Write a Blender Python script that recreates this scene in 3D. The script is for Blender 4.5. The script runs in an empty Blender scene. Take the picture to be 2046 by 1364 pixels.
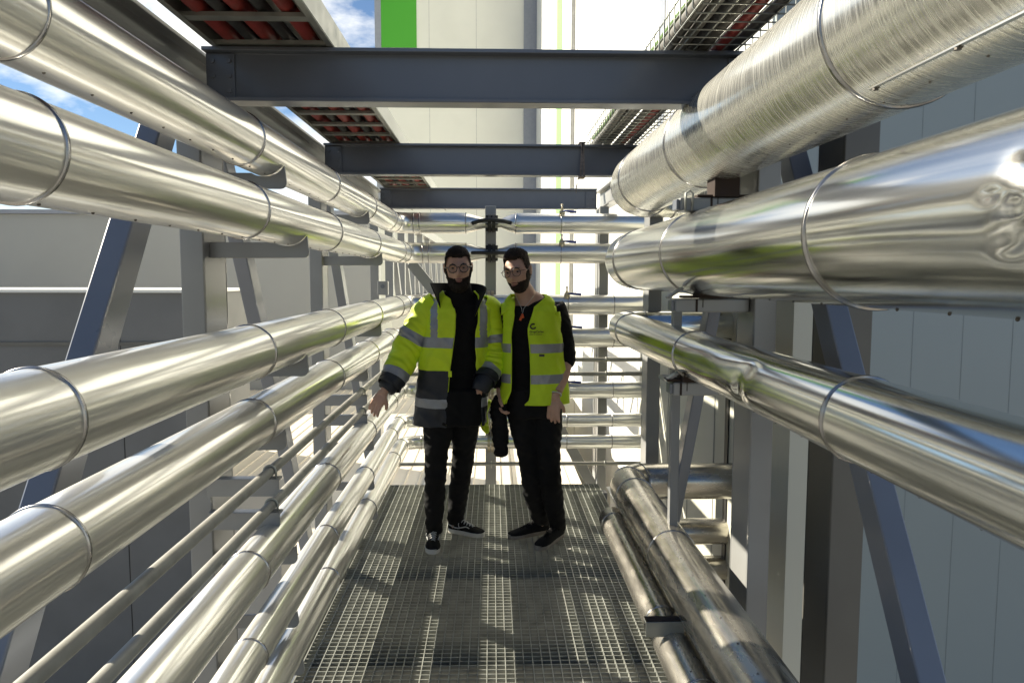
import bpy, math, random
from mathutils import Vector, Matrix, noise
random.seed(7)
S = bpy.context.scene
C = S.collection
R = math.radians
# ---------------- camera ----------------
cd = bpy.data.cameras.new('camera'); cam = bpy.data.objects.new('camera', cd); C.objects.link(cam)
cam.matrix_world = Matrix.Translation((0, 0, 1.6)) @ Matrix.Rotation(R(-1.5), 4, 'Z') @ Matrix.Rotation(R(90-4.92), 4, 'X') @ Matrix.Rotation(R(0.1), 4, 'Z')
cd.sensor_width = 36; cd.lens = 36*1500/2046; cd.clip_start = .05; cd.clip_end = 500
S.camera = cam
S.render.resolution_x = 1024; S.render.resolution_y = 682
# ---------------- sky, sun, exposure ----------------
SUN = Vector((1, -.5, -.66)).normalized()
w = bpy.data.worlds.new("World"); S.world = w; w.use_nodes = True
nt = w.node_tree; nt.nodes.clear()
def N(t, k, **kw):
    n = t.nodes.new(k)
    for a, b in kw.items():
        if a.startswith('i_'): n.inputs[a[2:].replace('_', ' ')].default_value = b
        else: setattr(n, a, b)
    return n
sky = N(nt, 'ShaderNodeTexSky', sky_type='NISHITA', sun_disc=False)
sky.sun_elevation = math.asin(-SUN.z); sky.sun_rotation = math.atan2(-SUN.x, -SUN.y)
sky.air_density = .9; sky.dust_density = .0; sky.ozone_density = 3.5
tc = N(nt, 'ShaderNodeTexCoord')
mp = N(nt, 'ShaderNodeMapping'); mp.inputs['Scale'].default_value = (2.2, 2.2, 5.0); mp.inputs['Location'].default_value = (.35, .2, .1)
nz = N(nt, 'ShaderNodeTexNoise'); nz.inputs['Scale'].default_value = 1.5; nz.inputs['Detail'].default_value = 9; nz.inputs['Roughness'].default_value = .58
cr = N(nt, 'ShaderNodeValToRGB'); cr.color_ramp.elements[0].position = .52; cr.color_ramp.elements[1].position = .64
mx = N(nt, 'ShaderNodeMix', data_type='RGBA'); mx.inputs[7].default_value = (12.4, 12.2, 11.6, 1)
bg = N(nt, 'ShaderNodeBackground'); bg.inputs['Strength'].default_value = .05
ou = N(nt, 'ShaderNodeOutputWorld')
L = nt.links.new
L(tc.outputs['Generated'], mp.inputs[0]); L(mp.outputs[0], nz.inputs['Vector']); 
sx_ = N(nt, 'ShaderNodeSeparateXYZ'); L(tc.outputs['Generated'], sx_.inputs[0])
mr_ = N(nt, 'ShaderNodeMapRange'); mr_.inputs['From Min'].default_value = .32; mr_.inputs['From Max'].default_value = .60; mr_.inputs['To Min'].default_value = .02; mr_.inputs['To Max'].default_value = -.16
ad_ = N(nt, 'ShaderNodeMath', operation='ADD'); L(sx_.outputs[2], mr_.inputs[0]); L(mr_.outputs[0], ad_.inputs[1]); L(nz.outputs[0], ad_.inputs[0]); L(ad_.outputs[0], cr.inputs[0])
L(cr.outputs[0], mx.inputs[0]); L(sky.outputs[0], mx.inputs[6]); L(mx.outputs[2], bg.inputs[0]); L(bg.outputs[0], ou.inputs[0])
sl = bpy.data.lights.new('sun', 'SUN'); sl.energy = 5.0; sl.angle = R(.53); sl.color = (1, .92, .76)
so = bpy.data.objects.new('sun', sl); C.objects.link(so); so.rotation_euler = SUN.to_track_quat('-Z', 'Y').to_euler()
V = S.view_settings; V.view_transform = 'Standard'; V.look = 'None'; V.exposure = 1.25; V.gamma = 1; V.use_curve_mapping = False
S.cycles.max_bounces = 10; S.cycles.glossy_bounces = 6; S.cycles.caustics_reflective = False

# ---------------- materials ----------------
def mat(name, col, rough=.5, metal=0., var=.08, vs=6., bump=0., bs=40., coat=0., uv=False, stretch=None, rvar=0., col2=None, ramp=(.4, .6), sheen=0., bd=.002, emis=None):
    m = bpy.data.materials.new(name); m.use_nodes = True
    t = m.node_tree; b = t.nodes['Principled BSDF']
    b.inputs['Roughness'].default_value = rough; b.inputs['Metallic'].default_value = metal
    if coat: b.inputs['Coat Weight'].default_value = coat; b.inputs['Coat Roughness'].default_value = .15
    if sheen: b.inputs['Sheen Weight'].default_value = sheen
    tc = N(t, 'ShaderNodeTexCoord'); src = tc.outputs['UV' if uv else 'Object']
    mp = N(t, 'ShaderNodeMapping'); t.links.new(src, mp.inputs[0])
    if stretch: mp.inputs['Scale'].default_value = stretch
    n = N(t, 'ShaderNodeTexNoise'); n.inputs['Scale'].default_value = vs; n.inputs['Detail'].default_value = 6
    t.links.new(mp.outputs[0], n.inputs['Vector'])
    r = N(t, 'ShaderNodeValToRGB')
    c2 = col2 if col2 else tuple(max(0, c*(1-2.2*var)) for c in col)
    r.color_ramp.elements[0].color = (*c2, 1); r.color_ramp.elements[1].color = (*col, 1)
    r.color_ramp.elements[0].position = ramp[0]-.1; r.color_ramp.elements[1].position = ramp[1]
    t.links.new(n.outputs[0], r.inputs[0]); t.links.new(r.outputs[0], b.inputs['Base Color'])
    if rvar:
        mr = N(t, 'ShaderNodeMapRange'); mr.inputs['From Min'].default_value = .3; mr.inputs['From Max'].default_value = .7
        mr.inputs['To Min'].default_value = rough-rvar; mr.inputs['To Max'].default_value = rough+rvar
        t.links.new(n.outputs[0], mr.inputs[0]); t.links.new(mr.outputs[0], b.inputs['Roughness'])
    if bump:
        n2 = N(t, 'ShaderNodeTexNoise'); n2.inputs['Scale'].default_value = bs; n2.inputs['Detail'].default_value = 4
        t.links.new(mp.outputs[0], n2.inputs['Vector'])
        bn = N(t, 'ShaderNodeBump'); bn.inputs['Strength'].default_value = bump; bn.inputs['Distance'].default_value = bd
        t.links.new(n2.outputs[0], bn.inputs['Height']); t.links.new(bn.outputs[0], b.inputs['Normal'])
    if emis:
        b.inputs['Emission Color'].default_value = (*emis[:3], 1); b.inputs['Emission Strength'].default_value = emis[3]
    return m
M = {}
# UV of a pipe: x = metres round the pipe, y = metres along it
M['alu'] = mat('polished_cladding', (.84, .832, .79), .16, .92, var=.05, vs=5, uv=True, stretch=(11, .10, 1), rvar=.05, bump=.25, bs=1.6, bd=.002)
M['alu2'] = mat('dull_cladding', (.78, .78, .74), .165, 1.0, var=.06, vs=4, uv=True, stretch=(9, .15, 1), rvar=.07, bump=.22, bs=1.8, bd=.002)
M['alu3'] = mat('wiped_cladding', (.80, .79, .72), .24, .97, var=.10, vs=5, uv=True, stretch=(1.6, 34, 1), rvar=.10, bump=.38, bs=3.0, bd=.002)
M['alu4'] = mat('weathered_cladding', (.60, .565, .50), .24, .92, var=.16, vs=5, uv=True, stretch=(5, 1.2, 1), rvar=.08, bump=.25, bs=2, bd=.002)
def two_lobe(m, rough, f):
    # rolled sheet: a sharp lobe and a broad one
    t = m.node_tree; b = t.nodes['Principled BSDF']; out = [n for n in t.nodes if n.type == 'OUTPUT_MATERIAL'][0]
    c = N(t, 'ShaderNodeBsdfPrincipled'); c.inputs['Metallic'].default_value = .92; c.inputs['Roughness'].default_value = rough
    for k_ in ('Base Color', 'Normal'):
        if b.inputs[k_].links: t.links.new(b.inputs[k_].links[0].from_socket, c.inputs[k_])
    mx_ = N(t, 'ShaderNodeMixShader'); mx_.inputs[0].default_value = f
    t.links.new(b.outputs[0], mx_.inputs[1]); t.links.new(c.outputs[0], mx_.inputs[2]); t.links.new(mx_.outputs[0], out.inputs[0])
for k_, r_, f_ in (('alu', .45, .40), ('alu2', .38, .07), ('alu3', .5, .14), ('alu4', .5, .14)): two_lobe(M[k_], r_, f_)
M['band'] = mat('band_metal', (.45, .44, .43), .25, 1, var=.1)
M['rivet'] = mat('rivet_metal', (.10, .09, .08), .5, .6)
M['steel'] = mat('painted_steel', (.315, .318, .312), .36, 0, var=.08, vs=2.4, bump=.12, bs=60, coat=.25, rvar=.08)
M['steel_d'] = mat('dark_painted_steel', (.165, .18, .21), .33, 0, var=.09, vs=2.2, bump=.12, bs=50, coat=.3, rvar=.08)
M['steel_b'] = mat('blue_shade_steel', (.21, .235, .29), .33, 0, var=.05, vs=3, coat=.3, rvar=.06)  # grey brace paint; bluish shade and gloss reflection are put into its colour
M['steel_n'] = mat('dull_dark_steel', (.135, .132, .12), .45, 0, var=.06, vs=3)
M['galv'] = mat('galvanised', (.40, .41, .37), .42, .4, var=.12, vs=14, rvar=.1)
M['rod'] = mat('small_pipe_paint', (.36, .35, .31), .5, 0, var=.16, vs=9)
M['rust'] = mat('rusted_steel', (.035, .022, .016), .9, 0, var=.3, vs=22, col2=(.03, .02, .018))
M['wall'] = mat('white_panel', (.74, .735, .67), .5, 0, var=.025, vs=.6)
M['wall_b'] = mat('white_panel_clean', (.78, .78, .74), .5, 0, var=.02, vs=.4)
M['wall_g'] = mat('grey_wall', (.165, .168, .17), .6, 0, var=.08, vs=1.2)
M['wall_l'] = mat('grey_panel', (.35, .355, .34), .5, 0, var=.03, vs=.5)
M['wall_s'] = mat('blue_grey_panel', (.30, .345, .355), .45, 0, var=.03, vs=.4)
M['wall_c'] = mat('cabin_panel', (.60, .60, .52), .5, 0, var=.03, vs=.6)
M['seam_b'] = mat('blue_grey_seam', (.24, .28, .29), .5)
M['trim'] = mat('grey_trim', (.28, .30, .35), .4, 0, var=.04)
M['seam'] = mat('seam_grey', (.50, .50, .48), .6)
M['green'] = mat('green_panel', (.07, .36, .025), .45, 0, var=.02, vs=.5)
M['pgreen'] = mat('pale_green_panel', (.22, .50, .14), .45, 0, var=.02)
M['cream'] = mat('roof_sheet', (.68, .62, .52), .6, 0, var=.07, vs=1.1)
M['ground'] = mat('concrete', (.30, .28, .24), .8, 0, var=.1, vs=.8)
M['black'] = mat('black_rubber', (.015, .015, .015), .5, 0, var=.2)
M['blue'] = mat('blue_handle', (.01, .03, .22), .35)
M['brass'] = mat('valve_metal', (.45, .40, .30), .35, .9)
M['red'] = mat('red_conduit', (.42, .055, .045), .5, 0, var=.15, vs=12)
M['cable'] = mat('grey_cable', (.17, .16, .14), .6, 0, var=.2, vs=20)
M['cable_d'] = mat('dark_cable', (.05, .05, .05), .5, 0, var=.2, vs=20)
M['gcable'] = mat('green_cable', (.10, .18, .03), .5)
M['webbing'] = mat('webbing', (.30, .25, .22), .85, 0, var=.2, vs=60)

# ---------------- mesh helpers ----------------
class MB:
    def __init__(s): s.v = []; s.f = []; s.m = []; s.uv = None
    def box(s, x0, x1, y0, y1, z0, z1, mi=0):
        b = len(s.v)
        s.v += [(x, y, z) for z in (z0, z1) for y in (y0, y1) for x in (x0, x1)]
        for q in ((0, 2, 3, 1), (4, 5, 7, 6), (0, 1, 5, 4), (2, 6, 7, 3), (0, 4, 6, 2), (1, 3, 7, 5)):
            s.f.append(tuple(b+i for i in q)); s.m.append(mi)
        return s
    def prism(s, p0, p1, w, h, side=(1, 0, 0), mi=0):
        p0 = Vector(p0); p1 = Vector(p1); d = (p1-p0).normalized(); a = Vector(side); a = (a-d*a.dot(d)).normalized(); u = d.cross(a)
        b = len(s.v)
        for p in (p0, p1):
            for (i, j) in ((-1, -1), (1, -1), (1, 1), (-1, 1)): s.v.append(tuple(p+a*(i*w/2)+u*(j*h/2)))
        for q in ((3, 2, 1, 0), (4, 5, 6, 7), (0, 1, 5, 4), (1, 2, 6, 5), (2, 3, 7, 6), (3, 0, 4, 7)):
            s.f.append(tuple(b+i for i in q)); s.m.append(mi)
        return s
    def extrude(s, prof, o, ex, ey, ez, mi=0):
        # prof: closed 2d polygon in (ex, ey), extruded by vector ez from o
        b = len(s.v); n = len(prof); o = Vector(o); ex = Vector(ex); ey = Vector(ey); ez = Vector(ez)
        for k in (0, 1):
            for (x, y) in prof: s.v.append(tuple(o+ex*x+ey*y+ez*k))
        s.f.append(tuple(b+i for i in range(n))[::-1]); s.m.append(mi)
        s.f.append(tuple(b+n+i for i in range(n))); s.m.append(mi)
        for i in range(n):
            j = (i+1) % n; s.f.append((b+i, b+j, b+n+j, b+n+i)); s.m.append(mi)
        return s
    def tube(s, path, rad, n=12, mi=0, caps=True, uv=False):
        P = [Vector(p) for p in path]; m = len(P)
        T = []
        for i in range(m):
            a = P[max(i-1, 0)]; b_ = P[min(i+1, m-1)]; T.append((b_-a).normalized())
        up = Vector((0, 0, 1)) if abs(T[0].z) < .9 else Vector((0, 1, 0))
        a = (up-T[0]*up.dot(T[0])).normalized()
        base = len(s.v); ln = 0.
        if uv and s.uv is None: s.uv = {}
        for i in range(m):
            if i:
                ln += (P[i]-P[i-1]).length
                a = (a-T[i]*a.dot(T[i])).normalized()
            b_ = T[i].cross(a)
            for k in range(n):
                th = 2*math.pi*k/n
                r = rad(i, th) if callable(rad) else (rad[i] if isinstance(rad, (list, tuple)) else rad)
                s.v.append(tuple(P[i]-a*(math.cos(th)*r)+b_*(math.sin(th)*r)))
            if i:
                for k in range(n):
                    k2 = (k+1) % n; q = (base+(i-1)*n+k, base+(i-1)*n+k2, base+i*n+k2, base+i*n+k)
                    if uv:
                        rr = rad(i, 0) if callable(rad) else (rad[i] if isinstance(rad, (list, tuple)) else rad)
                        l0 = ln-(P[i]-P[i-1]).length; u0 = 2*math.pi*k/n*rr; u1 = 2*math.pi*(k+1)/n*rr
                        s.uv[len(s.f)] = ((u0, l0), (u1, l0), (u1, ln), (u0, ln))
                    s.f.append(q); s.m.append(mi)
        if caps:
            s.f.append(tuple(base+k for k in range(n))[::-1]); s.m.append(mi)
            s.f.append(tuple(base+(m-1)*n+k for k in range(n))); s.m.append(mi)
        return s
    def ball(s, c, r, n=8, sc=(1, 1, 1), mi=0):
        c = Vector(c); b = len(s.v)
        for i in range(n+1):
            ph = math.pi*i/n
            for k in range(2*n):
                th = math.pi*k/n
                s.v.append((c.x+r*sc[0]*math.sin(ph)*math.cos(th), c.y+r*sc[1]*math.sin(ph)*math.sin(th), c.z+r*sc[2]*math.cos(ph)))
        for i in range(n):
            for k in range(2*n):
                k2 = (k+1) % (2*n)
                s.f.append((b+i*2*n+k, b+(i+1)*2*n+k, b+(i+1)*2*n+k2, b+i*2*n+k2)); s.m.append(mi)
        return s
    def build(s, name, mats, parent=None, smooth=False, bevel=0., auto=None):
        me = bpy.data.meshes.new(name); me.from_pydata(s.v, [], s.f)
        for m_ in (mats if isinstance(mats, (list, tuple)) else [mats]): me.materials.append(m_)
        for p, mi in zip(me.polygons, s.m): p.material_index = mi; p.use_smooth = smooth
        if s.uv is not None:
            ul = me.uv_layers.new(name='UVMap')
            for i, p in enumerate(me.polygons):
                q = s.uv.get(i)
                if q:
                    for li, t in zip(p.loop_indices, q): ul.data[li].uv = t
        me.update()
        if auto is not None:
            me.set_sharp_from_angle(angle=R(auto))
        o = bpy.data.objects.new(name, me); C.objects.link(o)
        if parent:
            o.parent = parent
            if parent.name in ABS: o.location = -parent.location
        if bevel:
            b = o.modifiers.new('bevel', 'BEVEL'); b.width = bevel; b.segments = 2; b.limit_method = 'ANGLE'; b.angle_limit = R(40)
        return o
def tag(o, label=None, cat=None, group=None, kind=None):
    if label: o['label'] = label
    if cat: o['category'] = cat
    if group: o['group'] = group
    if kind: o['kind'] = kind
    return o
ABS = set()     # things whose parts are given in world coordinates
def thing(name, label, cat, loc=(0, 0, 0), group=None, ab=False):
    o = bpy.data.objects.new(name, None); C.objects.link(o); o.empty_display_size = .1; o.location = loc
    if ab: ABS.add(o.name)
    return tag(o, label, cat, group)
def fillet(pts, rr, seg=10, step=.12):
    # polyline with rounded corners, resampled
    out = []; P = [Vector(p) for p in pts]
    segs = [P[0]]
    for i in range(1, len(P)-1):
        a, b, c = P[i-1], P[i], P[i+1]
        d1 = (a-b).normalized(); d2 = (c-b).normalized()
        p1 = b+d1*rr; p2 = b+d2*rr; cen = b+(d1+d2)*rr
        arc = []
        for k in range(seg+1):
            t = math.pi/2*k/seg
            arc.append(cen-d2*rr*math.cos(t)-d1*rr*math.sin(t))
        segs.append(arc)
    segs.append(P[-1])
    cur = segs[0]; out = [cur.copy()]
    for sgm in segs[1:]:
        if isinstance(sgm, list): tgt = sgm[0]; rest = sgm[1:]
        else: tgt = sgm; rest = []
        ln = (tgt-cur).length; n = max(1, int(ln/step))
        for k in range(1, n+1): out.append(cur.lerp(tgt, k/n))
        out += rest; cur = out[-1]
    return out

# ---------------- ground and background ----------------
tag(MB().box(-90, 90, -60, 160, -6.3, -6.0).build('ground', M['ground']), 'pale concrete yard spreading far below the raised walkway', 'ground', kind='structure')
rf = MB()
rf.box(-2.3, 1.30, 8.0, 44, -6, -1.40); rf.box(-4.15, -2.302, 11, 19.89, -6, -1.40); rf.box(-14, -4.152, 13.3, 19.9, -6, -1.40)
for i in range(67):
    x = -12.1+i*.2; rf.box(x, x+.02, 8.0 if x > -2.3 else 11 if x > -4.15 else 13.3, 44 if x > -3.1 else 19.89, -1.40, -1.385)
tag(rf.build('low_roof', M['cream']), 'cream ribbed sheet roof in sunlight just below the walkway', 'roof')
ch = MB()
for x in (-.98, .16): ch.box(x, x+.10, 8.0, 44, -1.384, -1.33)
tag(ch.build('roof_gutter', M['seam']), 'grey raised gutters running along the cream roof below the walkway', 'gutter')

def wall_panels(name, parent, xs, y, z0, z1, m, th=.05, seam=M['seam'], sw=.012):
    s = MB().box(xs[0], xs[-1], y, y+th, z0, z1)
    for x in xs[1:-1]: s.box(x-sw/2, x+sw/2, y-.004, y+.01, z0+.001, z1-.001, 1)
    s.build(name, [m, seam], parent)
# tall warehouse whose shaded front carries the green panel
b = thing('warehouse', 'tall white warehouse front with bright green panel and grey corner trims', 'building', (0, 44.5, -1.5), ab=True)
Y = 44.5; k = Y/1500.
def X44(px): return (px-984)*k
wall_panels('wall', b, [X44(770), X44(862), X44(953), X44(1045)], Y, -6, 24, M['wall'], th=6, sw=.03)
MB().box(X44(770), X44(838), Y-.06, Y-.005, 14.66, 24).build('green_panel', M['green'], b)
MB().box(X44(758), X44(770), Y-.10, Y+6, -6, 24).build('corner_trim', M['trim'], b)
MB().box(X44(1045), 2.545, Y-.12, Y+6, -6, 24).build('corner_trim', M['trim'], b)
MB().box(X44(770)+.003, X44(1045)-.003, Y-.04, Y-.005, 14.46, 14.62).build('joint_strip', M['seam'], b)
# sunlit white hall running away on the right
b = thing('factory_hall', 'long sunlit white factory hall with one pale green stripe', 'building', (3, 7, -1.5), ab=True)
WX = 2.55
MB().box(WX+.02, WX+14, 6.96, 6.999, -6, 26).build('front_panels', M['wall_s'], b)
s_ = MB().box(WX, WX+14, 7.0, 46, -6, 26)
for y in (11.2, 16.5, 23.0, 34): s_.box(WX-.01, WX+.02, y, y+.09, -5.9, 25.9, 1)
for i in range(14): s_.box(WX+.45+i*.48, WX+.457+i*.48, 6.958, 6.97, -5.9, 25.9, 2)
s_.build('wall', [M['wall_b'], M['seam'], M['seam_b']], b)
MB().box(WX-.014, WX+.02, 28.2, 30.4, -6, 26).build('green_stripe', M['pgreen'], b)
MB().box(WX-.012, WX+.03, 11.35, 11.75, -6, 26).build('corner_trim', M['trim'], b)
dp = MB(); dp.tube([(WX-.12, 23.2, -1.0), (WX-.12, 23.2, 11.2), (WX-.12, 21.5, 12.3), (WX-.12, 21.5, 14.2)], .07, 10)
dp.build('downpipe', M['seam'], b, smooth=True)
# lower shaded building on the left
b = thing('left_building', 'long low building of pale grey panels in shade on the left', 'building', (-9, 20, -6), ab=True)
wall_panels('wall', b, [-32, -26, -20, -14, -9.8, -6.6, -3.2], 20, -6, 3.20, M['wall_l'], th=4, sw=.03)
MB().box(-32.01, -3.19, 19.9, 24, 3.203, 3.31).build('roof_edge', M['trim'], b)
# darker annex in front of it
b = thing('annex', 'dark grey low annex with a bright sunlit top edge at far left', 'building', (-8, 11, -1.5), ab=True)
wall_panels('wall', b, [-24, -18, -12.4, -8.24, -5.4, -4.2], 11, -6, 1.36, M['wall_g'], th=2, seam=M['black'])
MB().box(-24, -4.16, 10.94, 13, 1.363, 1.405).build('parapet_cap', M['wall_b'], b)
MB().box(-24, -4.203, 10.97, 10.99, .60, .65).build('ledge', M['steel_n'], b)
# white cabin at the right behind the pipes
b = thing('cabin', 'white panelled equipment cabin right of the walkway behind the steel posts', 'building', (1.9, 5, -1.5), ab=True)
s_ = MB().box(1.36, 1.56, 3.35, 6.85, -6, 1.93)
for y in (3.9, 4.5, 5.1, 5.7, 6.3): s_.box(1.356, 1.37, y, y+.012, -5.9, 1.92, 1)
s_.build('wall', [M['wall_c'], M['seam']], b)
MB().box(1.352, 1.37, 4.22, 4.28, -.3, 1.3).build('door_gap', M['black'], b)

# ---------------- steel frame ----------------
def column(x0, x1, y0, y1, z0, z1, label, group, m='steel', cap=False):
    t = thing('steel_column', label, 'column', group=group); t.location = ((x0+x1)/2, y0, z0)
    ox, oy, oz = t.location
    tf = .010; mb = MB()
    # H section: flanges face the walkway and away, web between
    mb.box(x0-ox, x1-ox, 0, tf, 0, z1-z0); mb.box(x0-ox, x1-ox, y1-y0-tf, y1-y0, 0, z1-z0)
    mb.box(x1-ox-tf, x1-ox-.0005, tf, y1-y0-tf, 0.001, z1-z0-.001); mb.box(x0-ox+.0005, x0-ox+tf, tf, y1-y0-tf, 0.001, z1-z0-.001)
    mb.build('shaft', M[m], t, bevel=.004)
    MB().box(x0-ox-.04, x1-ox+.04, -.03, y1-y0+.03, -.016, -.002).build('base_plate', M[m], t)
    return t
LG = 'left steel columns'; RG = 'right steel columns'
column(-1.08, -1.0, 2.64, 2.87, -5.98, 2.19, 'steel column at left nearest the camera carrying the pipe brackets', LG)
column(-1.075, -1.0, 4.46, 4.62, -5.98, 2.19, 'second left steel column, behind the nearest one', LG)
column(-1.075, -1.0, 6.66, 6.84, -5.98, 2.19, 'third left steel column, nearest to the pipe bends', LG)
column(.93, 1.01, 2.64, 2.84, -5.98, 2.19, 'grey column at right holding the three pipe arms', RG)
column(.93, 1.01, 4.46, 4.62, -5.98, 2.19, 'right grey column behind the pipe elbows', RG)
column(.93, 1.01, 6.66, 6.84, -5.98, 2.19, 'farthest right column under the third cross beam', RG)
column(1.19, 1.31, 2.55, 2.76, -5.98, 2.6, 'wide dark grey column outside the right frame beside the slanted brace', 'outer columns', m='steel_n')

def brace(y0, z0, y1, z1, x, label, group, w=.07, h=.10, m='steel_b'):
    mb = MB(); c = Vector((x, y0, z0)); d = Vector((0, y1-y0, z1-z0))
    mb.prism((0, 0, 0), d, w, h)
    o = mb.build('diagonal_brace', M[m], bevel=.005); o.location = c
    return tag(o, label, 'brace', group)
brace(2.5, 2.18, .95, -.1, -1.04, 'slanted brace at far left leaning towards the camera', 'left diagonal braces')
brace(2.9, 2.15, 4.25, -.1, -1.04, 'slanted brace just behind the nearest left column', 'left diagonal braces', .06, .09)
brace(4.75, 2.12, 6.4, -.1, -1.04, 'slanted brace behind the second left column', 'left diagonal braces', .06, .09)
brace(3.0, 2.12, 4.1, .1, .99, 'narrow slanted brace between the right pipe arms and the cabin', 'right diagonal braces', .055, .09)
brace(3.05, 2.32, .90, -.95, 1.14, 'long slanted brace at far right with a blue shaded face', 'right diagonal braces', .075, .10)

def ibeam(x0, x1, y, z0, z1, d, label, m, group):
    h = z1-z0; tw = .008; tf = .013
    prof = [(-d/2, 0), (d/2, 0), (d/2, tf), (tw/2, tf), (tw/2, h-tf), (d/2, h-tf), (d/2, h), (-d/2, h), (-d/2, h-tf), (-tw/2, h-tf), (-tw/2, tf), (-d/2, tf)]
    mb = MB(); mb.extrude(prof, (0, 0, 0), (0, 1, 0), (0, 0, 1), (x1-x0, 0, 0))
    o = mb.build('cross_beam', M[m], bevel=.002); o.location = (x0, y+d/2, z0)
    return tag(o, label, 'beam', group)
BG = 'overhead cross beams'
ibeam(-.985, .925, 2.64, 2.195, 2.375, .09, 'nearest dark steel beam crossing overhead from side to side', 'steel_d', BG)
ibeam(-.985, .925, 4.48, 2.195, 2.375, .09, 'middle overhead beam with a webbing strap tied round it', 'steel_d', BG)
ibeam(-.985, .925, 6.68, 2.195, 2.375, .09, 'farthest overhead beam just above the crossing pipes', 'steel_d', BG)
def lbeam(x, y0, y1, z0, z1, d, label, group, m='steel'):
    h = z1-z0; tw = .008; tf = .013
    prof = [(-d/2, 0), (d/2, 0), (d/2, tf), (tw/2, tf), (tw/2, h-tf), (d/2, h-tf), (d/2, h), (-d/2, h), (-d/2, h-tf), (-tw/2, h-tf), (-tw/2, tf), (-d/2, tf)]
    mb = MB(); mb.extrude(prof, (0, 0, 0), (1, 0, 0), (0, 0, 1), (0, y1-y0, 0))
    o = mb.build('long_beam', M[m], bevel=.002); o.location = (x, y0, z0)
    return tag(o, label, 'beam', group)
lbeam(-1.04, -2, 6.95, 2.2, 2.37, .09, 'long grey beam running overhead above the left columns', 'long side beams')
lbeam(.99, -2, 6.95, 2.2, 2.37, .09, 'long grey beam overhead above the right columns', 'long side beams')
lbeam(-.90, -2, 5.72, -.22, -.035, .08, 'beam under the left edge of the grating', 'long side beams')
lbeam(.93, -2, 5.75, -.22, -.035, .08, 'beam under the right edge of the grating', 'long side beams')
# floor beams below the grating
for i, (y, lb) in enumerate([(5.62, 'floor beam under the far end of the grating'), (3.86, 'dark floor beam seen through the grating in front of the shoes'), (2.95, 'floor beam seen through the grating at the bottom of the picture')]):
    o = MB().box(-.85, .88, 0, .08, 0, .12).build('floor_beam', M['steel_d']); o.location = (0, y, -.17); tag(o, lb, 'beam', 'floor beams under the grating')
# end frame posts beyond the grating
column(-.06, .032, 6.36, 6.44, -5.98, 2.19, 'slim post in the middle between the two men', 'end frame posts')
column(.905, .98, 6.36, 6.44, -5.98, 2.19, 'slim post right of the man in the vest behind the crossing pipes', 'end frame posts')
def xbrace(x0, z0, x1, z1, y, label):
    mb = MB(); mb.prism((0, 0, 0), (x1-x0, 0, z1-z0), .06, .09, side=(0, 1, 0))
    o = mb.build('diagonal_brace', M['steel'], bevel=.004); o.location = (x0, y, z0); tag(o, label, 'brace', 'end frame braces')
xbrace(.32, .75, .92, -.3, 6.52, 'slanted brace behind the legs of the man in the vest')
xbrace(-.70, 1.72, -.38, 1.32, 6.52, 'short green tinged brace below the upper crossing pipes')

for yy, wh in ((2.64, 'nearest'), (4.48, 'middle'), (6.68, 'farthest')):
    for sx, sd_ in ((-.93, 'left'), (.87, 'right')):
        o = MB()
        o.box(-.045, .045, -.009, -.001, -.075, .075)
        for bx in (-.028, .028):
            for bz in (-.05, 0, .05): o.tube([(bx, -.009, bz), (bx, -.018, bz)], .009, 6)
        q = o.build('splice_plate', M['steel_d'], bevel=.001); q.location = (sx, yy+.041, 2.285); tag(q, 'bolted splice plate at the %s end of the %s overhead beam' % (sd_, wh), 'plate', 'bolted plates on the overhead beams')
# ---------------- far pipe bridge truss at the left ----------------
t = thing('far_truss', 'distant pale steel truss of thin posts behind the bearded man', 'truss', (-1.05, 8, 1), ab=True)
MB().box(-1.15, -.98, 7.3, 24, 1.20, 1.34).build('lower_chord', M['steel'], t)
MB().box(-1.12, -1.0, 7.3, 24, 2.2, 2.34).build('upper_chord', M['steel'], t)
for i in range(13):
    y = 7.7+i*1.0*(1+.03*i)
    MB().box(-1.09, -1.01, y, y+.08, 1.342, 2.198).build('post', M['steel'], t)
    MB().prism((-1.05, y+.10, 2.17), (-1.05, y+.80, 1.36), .06, .07).build('diagonal', M['steel'], t)

# ---------------- brackets ----------------
def bracket(xc, zc, r, y, tip, x0, label, group, drop=.05, th=.012, depth=.0):
    """cantilever plate from the column with a round saddle cut for the pipe"""
    zb = zc-r-drop; zt = zc-r*.35; zi = zc-r+.012; cr_ = .022
    pts = [(x0, zb)]
    for k in range(5):
        a = -math.pi/2+math.pi/2*k/4; pts.append((tip-cr_+cr_*math.cos(a), zb+cr_+cr_*math.sin(a)))
    rr = r+.003
    # right end of the saddle arc
    pts.append((tip, min(zt, zc-.2*r)))
    dx = tip-xc; a1 = math.asin(max(-1, min(1, (min(zt, zc-.2*r)-zc)/rr)))
    xa = xc+rr*math.cos(a1)
    if xa < tip: pts.append((xa, zc+rr*math.sin(a1)))
    else: pts.pop()
    for k in range(1, 15):
        a = a1+(-math.pi/2-.55-a1)*k/14
        x = xc+rr*math.cos(a); z = zc+rr*math.sin(a)
        if x < tip-.002: pts.append((x, z))
    pts.append((x0, pts[-1][1]))
    mb = MB(); pl = [(x-x0, z-zb) for x, z in pts]
    mb.extrude(pl, (0, 0, 0), (1, 0, 0), (0, 0, 1), (0, th, 0))
    mb.box(.0, xc-x0-.02, .0125, .055, .0, .010)
    o = mb.build('pipe_bracket', M['steel'], bevel=.0015); o.location = (x0, y, zb)
    return tag(o, label, 'bracket', group)
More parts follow.
